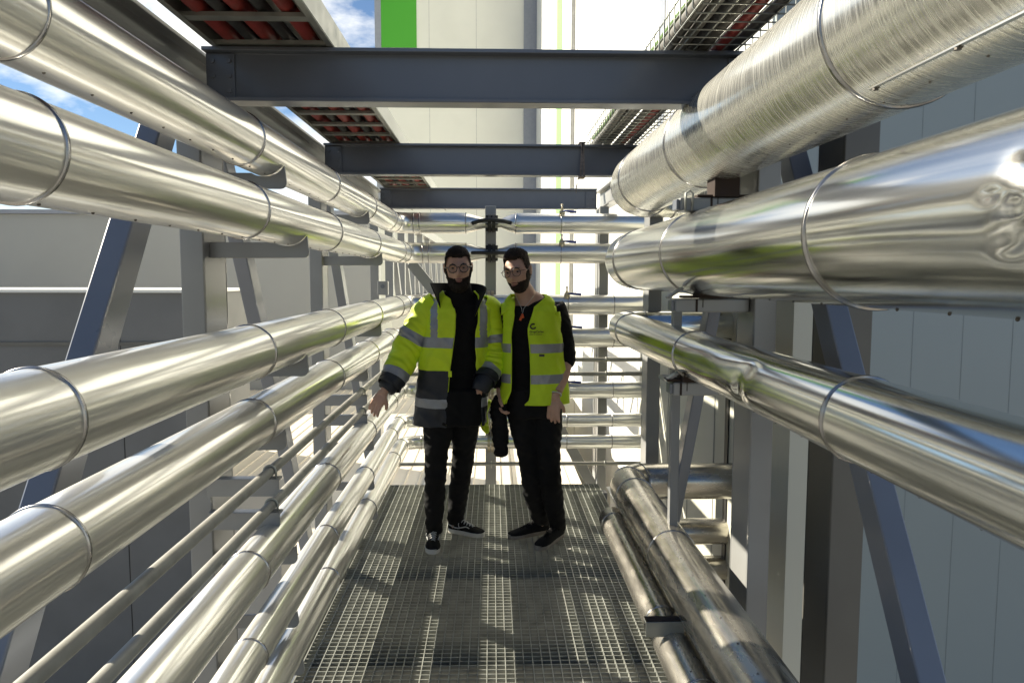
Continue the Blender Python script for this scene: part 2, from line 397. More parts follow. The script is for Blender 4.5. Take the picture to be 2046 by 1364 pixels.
LP = [  # x, z, r, seams, name bits
    (-.802, 2.035, .083, [.10, 1.28, 2.44, 3.62, 4.75, 5.75], 'topmost', 'alu', 'left'),
    (-.728, 1.793, .083, [.10, 1.18, 2.22, 3.28, 4.4, 5.7], 'second', 'alu', 'left'),
    (-.737, 1.370, .083, [.15, 1.21, 2.28, 3.36, 4.5, 5.6], 'third', 'alu', 'left'),
    (-.822, 1.100, .083, [.20, 1.36, 2.55, 3.75, 4.9, 5.7], 'fourth', 'alu', 'left'),
    (-.780, .660, .069, [1.2, 2.34, 3.47, 4.55, 5.6], 'fifth', 'alu', 'left'),
    (-.768, .405, .056, [1.2, 2.30, 3.39, 4.45, 5.6], 'sixth', 'alu', 'left'),
    (-.752, .222, .057, [1.2, 2.25, 3.34, 4.40, 5.6], 'lowest', 'alu', 'left')]
order = ['topmost', 'second', 'third', 'fourth', 'fifth', 'sixth', 'lowest']
for i, (x, z, r, sm, nm, mm, _) in enumerate(LP):
    for j, (y, where) in enumerate([(2.70, 'nearest'), (4.50, 'second'), (6.72, 'third')]):
        if j == 2: continue
        bracket(x, z, r, y, x+r*.93 if i < 2 else x+r*.9, -.999, 'plate bracket on the %s left column under the %s left pipe' % (where, nm), 'left pipe brackets', drop=.045)
def rodbracket(z, y, label):
    h = .062; o = MB().extrude([(0, 0), (.235, 0), (.25, .015), (.25, h), (0, h)], (0, 0, 0), (1, 0, 0), (0, 0, 1), (0, .008, 0)).box(0, .25, .0085, .045, h-.008, h).build('pipe_bracket', M['steel'], bevel=.0015)
    o.location = (-.999, y, z); tag(o, label, 'bracket', 'small pipe brackets')
for y, where in ((2.60, 'nearest'), (4.46, 'second')):
    rodbracket(.915-.022-.062, y, 'flat plate bracket under the upper thin pipe at the %s left column' % where)
    rodbracket(.795-.022-.062, y, 'flat plate bracket under the lower thin pipe at the %s left column' % where)

# ---------------- clad pipes ----------------
def frame_at(path, i):
    P = path; a = P[max(i-1, 0)]; b_ = P[min(i+1, len(P)-1)]; return (b_-a).normalized()
def ring(mb, c, d, r, wd=.012, hgt=.004, n=48):
    prof = [(-wd/2, -.002), (-wd/2, hgt*.5), (-wd*.25, hgt), (0, hgt*.75), (wd*.25, hgt), (wd/2, hgt*.5), (wd/2, -.002)]
    mb.tube([c+d*a for a, _ in prof], [r+h for _, h in prof], n, caps=False)
def put_rivets(mb, path, cum, tot, r, ang):
    y = .35
    while y < tot-.15:
        i = min(range(len(path)), key=lambda k_: abs(cum[k_]-y)); d = frame_at(path, i)
        if abs(d.y) > .9:
            c = path[i]+d*(y-cum[i]); a = R(ang) if ang is not True else (R(-78) if c.x < 0 else R(-104))
            mb.ball(c+Vector((math.cos(a)*r, 0, math.sin(a)*r)), .0032, 4, mi=1)
        y += .16
def clad_pipe(pts, r, seams, label, group, m='alu', er=.14, radf=None, extra=None, wob=.0009, n=56, rivets=True, dents=(), ws=1.0, step=.06):
    t = thing('clad_pipe', label, 'pipe', (pts[0][0], 0, pts[0][2]-r), group=group, ab=True)
    o0 = Vector(pts[0]); 
    path = fillet(pts, er, 9, step)
    sd = random.uniform(0, 100)
    tot = 0; cum = [0]
    for i in range(1, len(path)): tot += (path[i]-path[i-1]).length; cum.append(tot)
    def rad(i, th):
        rr = r if radf is None else radf(path[i], r)
        w_ = wob*noise.noise(Vector((math.cos(th)*2.2*ws+sd, math.sin(th)*2.2*ws, cum[i]*.45)))*2
        for (dy, dth, amp, sy, sth) in dents:
            a = (th-dth+math.pi) % (2*math.pi)-math.pi
            w_ -= amp*math.exp(-((cum[i]-dy)/sy)**2-(a/sth)**2)
        return rr+w_
    mb = MB(); mb.tube(path, rad, n, uv=True)
    if rivets: put_rivets(mb, path, cum, tot, r, rivets)
    mb.build('cladding', [M[m], M['rivet']], t, smooth=True, auto=50)
    # straight seams by distance along the path
    for s0 in seams:
        i = min(range(len(path)), key=lambda k_: abs(cum[k_]-s0)); i = min(max(i, 1), len(path)-1)
        d = frame_at(path, i); c = path[i] + d*(s0-cum[i])
        rr = r if radf is None else radf(path[i], r)
        rb = MB(); ring(rb, c, d, rr+.0008, .012 if r > .1 else .008, .004 if r > .1 else .003); rb.build('seam_band', M['band'], t, smooth=True)
    return t, path
def hh(z): return z
CY = 6.2
def neck(p, r):
    if p.y < CY-.01: return r
    x = p.x
    if x < -.21: return r
    if x < -.075: return r+(.042-r)*(x+.21)/.135
    if x < .075: return .036
    if x < .19: return .042+(r-.042)*(x-.075)/.115
    return r
Y0 = -2.5
for i, (x, z, r, sm, nm, mm, _) in enumerate(LP):
    zc = [2.015, 1.782, 1.345, 1.10, .638, .405, .222][i]
    cx0 = (6.2-.14-Y0) + .14*math.pi/2
    seams = [s-Y0 for s in sm if s < 5.9] + [cx0+.02, cx0+.07, cx0-.22]
    def cs(X): return cx0+(X-(x+.14))
    seams += [cs(X) for X in ((-.215, .19, .56) if i < 2 else (.25, .62, 1.0))]
    pts = [(x, Y0, z), (x, CY, z if i > 1 else z), (1.36, CY, z)]
    lab = {'topmost': 'uppermost polished pipe along the left side, bending right to the far crossing', 'second': 'polished left pipe directly below the topmost one', 'third': 'polished left pipe in the middle of the stack, behind the yellow sleeve',
           'fourth': 'polished left pipe just above the two thin pipes', 'fifth': 'polished left pipe just below the two thin pipes, under the hand', 'sixth': 'slimmer left pipe, second from the bottom', 'lowest': 'lowest clad left pipe beside the grating edge'}[nm]
    t, path = clad_pipe(pts, r, seams, lab, 'polished pipes along the left side', m='alu', radf=neck if i < 2 else None,
                        dents=(() if i not in (4, 6) else ((cs(.42+.1*i/6), math.pi*.5, .016, .07, .8),)))
    if i < 2:
        # black flange and rubber hose at the narrow neck
        f = MB(); zz = path[-1].z
        for dx in (-.022, .012): f.tube([(dx-.014, CY, zz), (dx+.012, CY, zz)], .075, 20)
        for a in range(8):
            th = a*math.pi/4+.2; f.tube([(-.055, CY+.058*math.cos(th), zz+.058*math.sin(th)), (.045, CY+.058*math.cos(th), zz+.058*math.sin(th))], .007, 6)
        f.build('flange', M['black'], t, smooth=False)
        h = MB()
        if i == 0: h.tube([(-.16, CY-.07, zz-.005), (-.10, CY-.095, zz+.012), (-.04, CY-.09, zz+.022), (.02, CY-.09, zz+.02), (.09, CY-.085, zz+.012), (.15, CY-.07, zz-.002)], .016, 12)
        else: h.tube([(-.17, CY-.06, zz), (-.05, CY-.085, zz), (.05, CY-.085, zz), (.15, CY-.07, zz)], .015, 12)
        h.build('hose', M['black'], t, smooth=True)
    else:
        f = MB()
        for dx in (-.03, .0): f.tube([(dx-.011, CY-.0, z), (dx+.011, CY, z)], r+.03, 24)
        f.build('flange', M['brass'], t, smooth=False)
# valves with blue lever handles on the crossing pipes
for (x, i, lb) in ((.565, 0, 'on the topmost crossing pipe'), (.565, 1, 'on the second crossing pipe'), (.61, 2, 'on the third crossing pipe beside the shoulder'), (.62, 3, 'on the fourth crossing pipe by the sleeve'), (.615, 4, 'on the dented crossing pipe beside the wrist')):
    z = LP[i][1]; r = LP[i][2]
    t = thing('valve', 'small valve with blue lever handle ' + lb, 'valve', (x, CY-.06, z+r), 'valves on the crossing pipes')
    MB().tube([(0, 0, -.03), (0, 0, .03)], .014, 12).tube([(-.022, 0, .0), (.022, 0, .0)], .017, 12).build('valve_body', M['brass'], t, smooth=True, auto=40)
    MB().tube([(0, 0, .03), (0, 0, .062)], .007, 10).ball((0, 0, .062), .010, 5).build('stem', M['brass'], t, smooth=True)
    MB().tube([(.01, -.02, .012), (.05, -.022, .010), (.115, -.022, .004)], [.006, .010, .010], 10).build('lever', M['blue'], t, smooth=True)

# thin painted pipes
def rod(pts, r, label, group='thin pipes', er=.05):
    mb = MB(); mb.tube(fillet(pts, er, 6, .2), r, 16)
    return tag(mb.build('thin_pipe', M['rod'], smooth=True, auto=50), label, 'pipe', group)
def clamp(parent_x, y, z, r, t, ax='y'):
    mb = MB()
    pth = []
    for k in range(13):
        a = math.pi*k/12
        pth.append((parent_x+(r+.004)*math.cos(a), y, z+(r+.004)*math.sin(a)) if ax == 'y' else (parent_x, y+(r+.004)*math.cos(a), z+(r+.004)*math.sin(a)))
    mb.tube([(pth[0][0], pth[0][1], z-.03)]+pth+[(pth[-1][0], pth[-1][1], z-.03)], .004, 8)
    mb.build('clamp', M['galv'], t, smooth=True)
for (x, z, lb, r) in ((-.785, .915, 'upper thin painted pipe between the fourth and fifth left pipes', .0175), (-.782, .795, 'lower thin painted pipe touched by the hand', .0175), (-.800, .035, 'thin painted pipe lying along the left edge of the grating', .016)):
    o = rod([(x, Y0, z), (x, CY, z), (1.36, CY, z)], r, lb)
    for y in ((2.62, 4.48) if z > .1 else (2.0, 3.95)): clamp(x, y, z, r, o)
    for xx in ((.945,) if z > .1 else (-.01, .945)): clamp(xx, CY, z, r, o, 'x')

# big right hand pipes
RP = [(.831, 2.117, .170, [2.5+.3, 2.5+1.55, 2.5+2.93, 2.5+3.98], 'uppermost', 'alu3', 4.42),
      (.786, 1.691, .155, [2.5+.2, 2.5+1.52, 2.5+2.83, 2.5+3.93], 'second', 'alu2', 4.36),
      (.735, 1.319, .086, [2.5+.3, 2.5+1.45, 2.5+2.68, 2.5+3.95], 'third', 'alu2', 4.27)]
labs = ['largest pipe at upper right, its skin wiped with circular scratches', 'large polished pipe at right with a crumpled dented patch near the frame edge', 'slimmer right pipe with a creased dent, third from the top']
for i, (x, z, r, sm, nm, mm, ye) in enumerate(RP):
    er = r+.03; ln = (ye+r*.0-er+2.5)
    dents = ()
    if i == 1: dents = ((3.345, 4.62, 0.0126, 0.300, 0.69), (3.315, 4.75, 0.0088, 0.036, 0.20), (3.395, 4.50, 0.0072, 0.026, 0.12), (3.415, 4.95, 0.0083, 0.036, 0.18), (3.365, 4.95, -0.0044, 0.024, 0.12), (3.355, 5.15, 0.0088, 0.042, 0.20), (3.425, 4.72, 0.0055, 0.019, 0.09), (3.425, 4.35, 0.0055, 0.024, 0.11), (3.375, 4.33, -0.0039, 0.024, 0.11), (3.295, 5.05, 0.0055, 0.024, 0.15), (3.465, 4.60, 0.0039, 0.017, 0.07), (3.445, 5.1, 0.0044, 0.022, 0.10), (2.5+2.2, 4.2, .004, .3, .6))
    if i == 2: dents = ((2.5+1.97, 5.0, .008, .035, .5), (2.5+2.0, 4.5, .006, .10, .45), (2.5+1.92, 4.2, .006, .05, .3), (2.5+2.35, 4.6, .005, .12, .5))
    if i == 0: dents = ((2.5+2.0, 4.2, .003, .4, .8),)
    t, path = clad_pipe([(x, Y0, z), (x, ye, z), (1.36, ye, z)], r, sm+[ln+er*1.57+.02, ln+er*.78], labs[i], 'big pipes along the right side', m=mm, er=er, dents=dents, n=(160 if i == 1 else 96), step=(.012 if i == 1 else .02 if i == 2 else .06), wob=.0026 if i == 1 else .0014, ws=.5)
    if i == 0:
        MB().box(x-r*.50-.006, x-r*.50+.006, Y0, 1.5, z-r*.866-.0025, z-r*.86).build('lap_seam', M['alu3'], t)
        sc_ = MB()
        for yy in (1.48, 1.22, .98): sc_.tube([(x-r*.5, yy, z-r*.866-.002), (x-r*.5, yy, z-r*.866-.007)], .006, 8)
        sc_.build('seam_screws', M['rivet'], t)
clad_pipe([(.725, Y0, .485), (.725, 4.02, .485), (1.36, 4.02, .485)], .098, [2.5+1.7, 2.5+2.93, 2.5+3.72, 6.45, 6.55], 'weathered low pipe at right, the upper of the pair above the grating', 'low pipes at the right edge of the grating', m='alu4', er=.13, n=64, rivets=112)
t, _ = clad_pipe([(.62, Y0, .345), (.62, 3.80, .345)], .066, [2.5+3.70, 2.5+2.62, 2.5+2.12], 'weathered capped low pipe at right beside the grating', 'low pipes at the right edge of the grating', m='alu4', n=48, rivets=106)
# support clip on the low pipe
t = thing('support_clip', 'short channel clip with a hook bolted on the low right pipe', 'bracket', (.56, 2.42, .44))
MB().box(-.045, .085, 0, .04, .0, .006).box(-.045, .085, -.003, 0, -.045, .006).build('channel', M['galv'], t, bevel=.001)
MB().tube([(.05, -.01, -.045), (.055, -.012, -.07), (.045, -.015, -.085), (.02, -.015, -.085), (.0, -.01, -.075)], .004, 8).build('hook', M['rust'], t, smooth=True)
MB().box(-.044, .084, .002, .038, .0065, .009).build('rust_edge', M['rust'], t)

# stack of horizontal pipes low behind the right posts
for (z, r, lb) in ((.12, .075, 'upper'), (-.10, .07, 'lower')):
    clad_pipe([(.85, 4.25, z), (1.36, 4.25, z)], r, [.12], 'short %s horizontal pipe low behind the right posts' % lb, 'short pipes behind the right posts', m='alu4', n=40, rivets=False)

# arms with saddles holding the right pipes
for (zt, tip, x, r, z, lb) in ((1.885, .655, .831, .17, 2.117, 'uppermost'), (1.525, .645, .786, .155, 1.691, 'second'), (1.222, .645, .735, .086, 1.319, 'third')):
    t = thing('pipe_support', 'square steel arm under the %s right pipe with a rusted saddle' % lb, 'pipe support', (tip, 2.72, zt), 'arms holding the right pipes')
    h = .052
    MB().box(.012, .93-tip-.002, -.035, .035, -h, -.003).build('arm', M['steel'], t, bevel=.006)
    MB().box(0, .0115, -.030, .030, -h+.006, -.009).build('end_cap', M['steel_d'], t, bevel=.003)
    sx = x-tip; gap = (z-r)-zt
    MB().box(sx-.045, sx+.045, -.05, .05, -.001, max(.012, gap+.012)).box(sx-.10, sx+.10, -.03, .03, -.001, .008).build('saddle', M['rust'], t, bevel=.003)
    MB().box(sx-.055, sx-.047, -.0362, -.0355, -h+.002, -.004).box(sx-.030, sx-.027, -.0362, -.0355, -h+.018, -.004).build('rust_streak', M['rust'], t)
    u = MB(); u.tube([(.03, -.04, -h), (.03, -.045, .01), (.045, -.045, .02), (.055, -.045, .01), (.055, -.04, -h)], .004, 8)
    if lb == 'uppermost': u.build('u_bolt', M['galv'], t, smooth=True)
    else: MB().prism((-.01, 0, .0), (.045, 0, .035), .04, .008, side=(0, 1, 0)).build('side_plate', M['steel'], t)
column(.728, .764, 3.0, 3.04, .55, 1.13, 'thin grey post rising behind the low right pipes under the lowest right arm', 'right arm posts')
column(.728, .764, 3.0, 3.04, 1.20, 1.47, 'short thin post between the second and third right arms', 'right arm posts')
t = thing('junction_box', 'small grey junction box on the third left column', 'junction box', (-.95, 6.6, 1.5))
MB().box(-.045, .045, -.05, 0, -.06, .06).build('housing', M['steel'], t, bevel=.006)
MB().tube([(0, -.052, .015), (0, -.058, .015)], .018, 16).build('knob', M['steel_d'], t)

# ---------------- cable trays ----------------
t = thing('cable_ladder', 'cable ladder with red conduits lying on the beams at upper left', 'cable tray', (-.745, 0, 2.38))
for xx in (-.205, .205):
    mb = MB(); s = 1 if xx > 0 else -1
    mb.box(xx-.002, xx+.002, -1, 9, 0, .085); mb.box(min(xx, xx-s*.02), max(xx, xx-s*.02), -1, 9, .0855, .088); mb.box(min(xx, xx-s*.02), max(xx, xx-s*.02), -1, 9, -.003, -.0005)
    mb.build('side_rail', M['galv'], t)
for i in range(33):
    y = .2+i*.27
    MB().box(-.202, .202, y, y+.045, .001, .014).build('rung', M['galv'], t)
for j, (xx, r, m, lb) in enumerate([(-.145, .026, 'red', 'first'), (-.075, .020, 'cable_d', 0), (-.02, .027, 'red', 'second'), (.045, .020, 'cable_d', 0), (.115, .026, 'red', 'third'), (.17, .015, 'cable', 0)]):
    pth = [(-.745+xx+.006*math.sin(y*1.3+j), y, 2.38+.015+r+.004*math.sin(y*2.1+j)) for y in [-1+.25*k for k in range(41)]]
    o = MB().tube(pth, (lambda i_, th, r=r: r+.0012*math.sin(i_*3.1)), 14).build('conduit' if m == 'red' else 'cable', M[m], smooth=True)
    pos = ['outermost', 'leftmost', 'middle', 'right of centre', 'innermost', 'edge'][j]
    tag(o, ('%s red corrugated conduit lying in the left cable ladder' if m == 'red' else '%s dark cable between the red conduits in the left ladder' if m == 'cable_d' else '%s thin grey cable beside the inner rail of the left ladder') % pos, 'cable', 'cables in the left ladder')
MB().box(-.2, .2, -1, 9, .0885, .092).build('cover', M['galv'], t)
t = thing('wire_basket_tray', 'wire basket tray full of cables above the beams at upper right', 'cable tray', (.745, 0, 2.38))
mb = MB()
for (xx, zz) in [(-.15, .10), (-.15, .05), (-.15, .0), (-.10, 0), (-.05, 0), (0, 0), (.05, 0), (.10, 0), (.15, 0), (.15, .05), (.15, .10)]:
    mb.tube([(xx, 1.0, zz), (xx, 4.75, zz)], .0025, 6)
mb.build('long_wires', M['galv'], t, smooth=True)
mb = MB(); y = 1.0
while y < 4.76:
    mb.tube([(-.154, y, .10), (-.154, y, .012), (-.142, y, -.004), (.142, y, -.004), (.154, y, .012), (.154, y, .10)], .0025, 6); y += .075
mb.build('cross_wires', M['galv'], t, smooth=True)
for j, (xx, zz, r, m) in enumerate([(-.125, .028, .020, 'cable'), (-.085, .022, .016, 'cable'), (-.045, .028, .021, 'cable_d'), (.0, .022, .017, 'cable'), (.04, .024, .019, 'red'), (.085, .024, .018, 'cable_d'), (-.125, .07, .012, 'gcable'), (-.09, .06, .016, 'cable'), (-.05, .065, .013, 'cable')]):
    pth = [(.745+xx+.008*math.sin(y*1.9+j*2), y, 2.38+zz+.005*math.sin(y*2.7+j)) for y in [.9+.2*k for k in range(20)]]
    nm = {'red': 'red', 'cable': 'grey', 'cable_d': 'dark', 'gcable': 'green'}[m]
    pos = ['low outer', 'low second', 'low third', 'low middle', 'only', 'low inner', 'only', 'upper outer', 'upper inner'][j]
    o = MB().tube(pth, r, 12).build('cable', M[m], smooth=True); tag(o, '%s %s cable lying in the right wire basket' % (pos, nm), 'cable', 'cables in the right basket')
# webbing strap round the middle beam
t = thing('strap', 'worn webbing strap looped round the middle beam with its end hanging down', 'strap', (.53, 4.48, 2.2))
for dx, tl in ((-.012, .01), (.008, -.006)):
    MB().prism((dx, -.010, -.012), (dx+tl, -.010, .186), .012, .003, side=(1, 0, 0)).build('loop', M['webbing'], t)
MB().box(-.02, .02, -.012, .1, -.014, -.0115).build('lower_wrap', M['webbing'], t)
MB().box(-.02, .02, -.012, .1, .1855, .188).build('upper_wrap', M['webbing'], t)
MB().tube([(-.02, -.01, -.013), (-.028, -.012, -.05), (-.038, -.015, -.085), (-.036, -.015, -.11)], [.002, .002, .004, .002], 6).build('loose_end', M['webbing'], t)

# ---------------- grating ----------------
PX, PY = .0384, .0345
def grating(x0, x1, y0, y1, label):
    t = thing('grating_panel', label, 'grating', ((x0+x1)/2, y0, 0), 'walkway grating panels')
    ox = (x0+x1)/2; mb = MB()
    n = int(round((x1-x0)/PX))
    for i in range(n+1):
        x = x0+(x1-x0)*i/n-ox; w_ = .0022 if 0 < i < n else .0025
        mb.box(x-w_, x+w_, 0, y1-y0, -.030, 0)
    mb.build('bearing_bars', M['galv'], t)
    mb = MB(); n = int(round((y1-y0)/PY))
    for i in range(n+1):
        y = (y1-y0)*i/n
        mb.box(x0-ox+.002, x1-ox-.002, y-.002 if i else 0, y+.002 if i < n else y, -.029, -.0012)
    mb.build('cross_bars', M['galv'], t)
    return t
grating(-.79, .82, -1.5, 2.42, 'grating panel nearest the camera under the viewer')
grating(-.79, .82, 2.43, 4.165, 'grating panel in front of the shoes, bottom centre')
grating(-.79, .82, 4.175, 5.70, 'grating panel the two men stand on')

# ======================= PEOPLE =======================
M['skin'] = mat('skin', (.60, .36, .26), .5, 0, var=.06, vs=30, bump=.15, bs=160, bd=.0008)
M['skin'].node_tree.nodes['Principled BSDF'].inputs['Subsurface Weight'].default_value = .12
M['skin'].node_tree.nodes['Principled BSDF'].inputs['Subsurface Radius'].default_value = (.02, .008, .004)
M['lip'] = mat('lip', (.30, .12, .10), .45)
M['hair'] = mat('dark_hair', (.018, .013, .010), .8, 0, var=.3, vs=60, bump=.8, bs=90, bd=.004)
M['hair2'] = mat('brown_hair', (.030, .020, .015), .8, 0, var=.3, vs=60, bump=.8, bs=90, bd=.004)
for k_ in ('hair', 'hair2'): M[k_].node_tree.nodes['Principled BSDF'].inputs['Specular IOR Level'].default_value = .2
M['eye'] = mat('eye_white', (.26, .22, .19), .3)
M['iris'] = mat('iris', (.03, .02, .012), .15)
M['yellow'] = mat('hi_vis_yellow', (.76, .97, .01), .55, 0, var=.05, vs=8, bump=.25, bs=14, bd=.006, sheen=.2)
M['yellow2'] = mat('hi_vis_mesh', (.68, .92, .02), .65, 0, var=.05, vs=10, bump=.2, bs=18, bd=.004)
M['yellow'].node_tree.nodes['Principled BSDF'].inputs['Emission Color'].default_value = (0, 0, 0, 1)
M['navy'] = mat('navy_fabric', (.006, .009, .017), .55, 0, var=.2, vs=8, bump=.3, bs=14, bd=.006)
M['tape'] = mat('reflective_tape', (.33, .34, .36), .35, .15, var=.06, vs=20, bump=.1, bs=60)
M['blk'] = mat('black_fabric', (.004, .004, .0045), .9, 0, var=.25, vs=9, bump=.3, bs=16, bd=.008)
M['denim'] = mat('black_denim', (.006, .006, .007), .8, 0, var=.35, vs=7, bump=.4, bs=15, bd=.010)
M['collar'] = mat('black_fleece', (.008, .008, .009), .95, 0, var=.2, vs=30, bump=.4, bs=120)
M['frame'] = mat('glasses_frame', (.035, .012, .010), .25, 0, coat=.5)
M['frame2'] = mat('thin_glasses_frame', (.02, .018, .018), .3, .6)
M['canvas'] = mat('black_canvas', (.006, .006, .0065), .85, 0, bump=.3, bs=150)
M['white'] = mat('white_rubber', (.72, .69, .62), .55, 0, var=.1, vs=20)
M['sole2'] = mat('grey_sole', (.30, .27, .23), .6, 0, var=.15, vs=20)
M['lace'] = mat('white_lace', (.60, .60, .58), .7)
M['orange'] = mat('orange_earplug', (.75, .13, .03), .5)
M['silver'] = mat('silver_chain', (.6, .6, .6), .3, 1)
M['glass'] = bpy.data.materials.new('lens_glass'); M['glass'].use_nodes = True
_b = M['glass'].node_tree.nodes['Principled BSDF']; _b.inputs['Transmission Weight'].default_value = 1; _b.inputs['Roughness'].default_value = .02; _b.inputs['IOR'].default_value = 1.02; _b.inputs['Alpha'].default_value = .12

for k_ in ('blk', 'denim', 'collar', 'canvas'): M[k_].node_tree.nodes['Principled BSDF'].inputs['Specular IOR Level'].default_value = .25
def sm(a, b, x):
    t = max(0, min(1, (x-a)/(b-a))); return t*t*(3-2*t)
def lerp_sections(secs, z):
    # secs: sorted list of tuples, first entry = key
    if z <= secs[0][0]: return secs[0][1:]
    for a, b in zip(secs, secs[1:]):
        if z <= b[0]:
            t = (z-a[0])/(b[0]-a[0]); t = t*t*(3-2*t)*.5+t*.5
            return tuple(p+(q-p)*t for p, q in zip(a[1:], b[1:]))
    return secs[-1][1:]
def ell(rx, ry, th, p=2.3):
    c = abs(math.cos(th))/ry; s = abs(math.sin(th))/rx
    return (c**p+s**p)**(-1/p)
def torso_mb(mb, secs, dz=.02, inset=0., n=36):
    z = secs[0][0]; path = []; rr = []
    while z < secs[-1][0]+1e-6:
        cx, cy, rx, ry = lerp_sections(secs, z)[:4]; path.append((cx, cy, z)); rr.append((rx-inset, ry-inset)); z += dz
    mb.tube(path, lambda i, th: ell(rr[i][0], rr[i][1], th), n)
def spline(pts, k=8):
    P = [Vector(p[:3]) for p in pts]; W = [p[3] for p in pts]; out = []; rr = []
    for i in range(len(P)-1):
        a = P[max(i-1, 0)]; b = P[i]; c = P[i+1]; d = P[min(i+2, len(P)-1)]
        for j in range(k):
            t = j/k
            out.append(.5*((2*b)+(c-a)*t+(2*a-5*b+4*c-d)*t*t+(3*b-a-3*c+d)*t**3)); rr.append(W[i]+(W[i+1]-W[i])*(t*t*(3-2*t)))
    out.append(P[-1]); rr.append(W[-1]); return out, rr
def limb(mb, pts, k=8, n=20, inset=0.):
    p, r = spline(pts, k); mb.tube(p, [max(.004, a-inset) for a in r], n); return mb
def fuse(name, mb, mtl, parent, vox=.006, sub=0, smooth=6, wr=None):
    me = bpy.data.meshes.new('tmp'); me.from_pydata(mb.v, [], mb.f)
    o = bpy.data.objects.new('tmp', me); C.objects.link(o)
    r = o.modifiers.new('r', 'REMESH'); r.mode = 'VOXEL'; r.voxel_size = vox
    s = o.modifiers.new('s', 'SMOOTH'); s.iterations = smooth; s.factor = .5
    dg = bpy.context.evaluated_depsgraph_get(); dg.update()
    m2 = bpy.data.meshes.new_from_object(o.evaluated_get(dg)); m2.name = name
    C.objects.unlink(o); bpy.data.objects.remove(o)
    m2.materials.clear()
    for q in (mtl if isinstance(mtl, (list, tuple)) else [mtl]): m2.materials.append(q)
    if wr:
        nn = [v.normal.copy() for v in m2.vertices]
        for v, n_ in zip(m2.vertices, nn): v.co += n_*wr(v.co)
    m2.polygons.foreach_set('use_smooth', [True]*len(m2.polygons)); m2.update()
    ob = bpy.data.objects.new(name, m2); C.objects.link(ob)
    if parent:
        ob.parent = parent
        if parent.name in ABS: ob.location = -parent.location
    return ob
def wrinkle(amp, s=(9, 9, 16), seed=0):
    def f(p):
        a = noise.noise(Vector((p.x*s[0]+seed, p.y*s[1], p.z*s[2]+(p.x+p.y)*10)))
        b = noise.noise(Vector((p.x*s[0]*2+seed+9, p.y*s[1]*2, p.z*s[2]*1.7-(p.x)*22)))
        return amp*((1-abs(a)*2.2)*.6+b*.5)
    return f
def shell(name, secs, op, mats, pick, parent, dz=.0065, n=170, th=.006, wr=None, p=2.4):
    """open-fronted garment: op(z) -> (angle of image-right edge, angle of image-left edge)"""
    z0 = secs[0][0]; z1 = secs[-1][0]; k = int((z1-z0)/dz); vs = []; fs = []; ms = []
    for j in range(k+1):
        z = z0+(z1-z0)*j/k; cx, cy, rx, ry = lerp_sections(secs, z)[:4]; a, b = op(z)
        for i in range(n+1):
            t = b+(2*math.pi-a-b)*i/n; r = ell(rx, ry, t, p)
            v = Vector((cx-math.sin(t)*r, cy-math.cos(t)*r, z)); d = Vector((-math.sin(t), -math.cos(t), 0))
            if wr: v += d*wr(v)
            vs.append(tuple(v))
    for j in range(k):
        for i in range(n):
            q = (j*(n+1)+i, j*(n+1)+i+1, (j+1)*(n+1)+i+1, (j+1)*(n+1)+i)
            c = sum((Vector(vs[a_]) for a_ in q), Vector())/4
            m_ = pick(c)
            if m_ is None: continue
            fs.append(q); ms.append(m_)
    mb = MB(); mb.v = vs; mb.f = fs; mb.m = ms
    o = mb.build(name, mats, parent, smooth=True)
    sd = o.modifiers.new('solid', 'SOLIDIFY'); sd.thickness = th; sd.offset = -1
    return o
def sleeve(name, pts, mats, pick, parent, n=40, k=26, wr=None, close=False):
    p, r = spline(pts, k); tot = sum((p[i]-p[i-1]).length for i in range(1, len(p)))
    cum = [0]
    for i in range(1, len(p)): cum.append(cum[-1]+(p[i]-p[i-1]).length)
    mb = MB(); mb.tube(p, lambda i, th: r[i]*(1+.03*math.cos(2*th))+(wr(p[i]+Vector((math.cos(th), math.sin(th), 0))*.05) if wr else 0), n, caps=close)
    for fi in range(len(mb.f)):
        seg = min(fi//n, len(p)-2); s = cum[seg]/tot; mb.m[fi] = pick(s) if fi < (len(p)-1)*n else 0
    o = mb.build(name, mats, parent, smooth=True)
    sd = o.modifiers.new('solid', 'SOLIDIFY'); sd.thickness = .005; sd.offset = -1
    return o

# ---- head: one mapped sphere for skull, the same map offset for hair and beard ----
def head_point(th, ph, wide=1., jaw=1.):
    x = math.sin(ph)*math.sin(th); y = math.sin(ph)*math.cos(th); z = math.cos(ph)   # y>0 is the face
    X = .0745*wide*x; Y = .094*y; Z = .113*z
    if z < 0: X *= 1-.20*(-z)**1.6/jaw
    if z < -.1 and y < 0: Y *= 1-.45*(-z-.1)
    if y > 0: Y = .094*y**.86*.96 if y > 1e-6 else 0
    if z < -.3 and y > 0: Y += .012*(-z-.3)
    g = lambda cx, cz, sx, sz: math.exp(-((X-cx)/sx)**2-((Z-cz)/sz)**2)
    if y > .1:
        f = sm(.1, .45, y)
        Y += f*(.021*g(0, -.026, .0125, .013)+.017*g(0, -.010, .009, .018)+.010*g(0, .008, .007, .02)
                +.007*g(.013, -.032, .008, .008)+.007*g(-.013, -.032, .008, .008)
                -.012*(g(.031, .006, .017, .012)+g(-.031, .006, .017, .012))
                +.0055*(g(.030, .027, .022, .008)+g(-.030, .027, .022, .008)+g(0, .026, .02, .01))
                +.005*(g(.042, -.018, .018, .016)+g(-.042, -.018, .018, .016))
                +.006*g(0, -.054, .020, .0055)+.006*g(0, -.066, .017, .006)-.0035*g(0, -.060, .022, .0025)
                -.003*g(0, -.076, .02, .006)+.009*g(0, -.092, .020, .014))
    return Vector((X, -Y, Z))
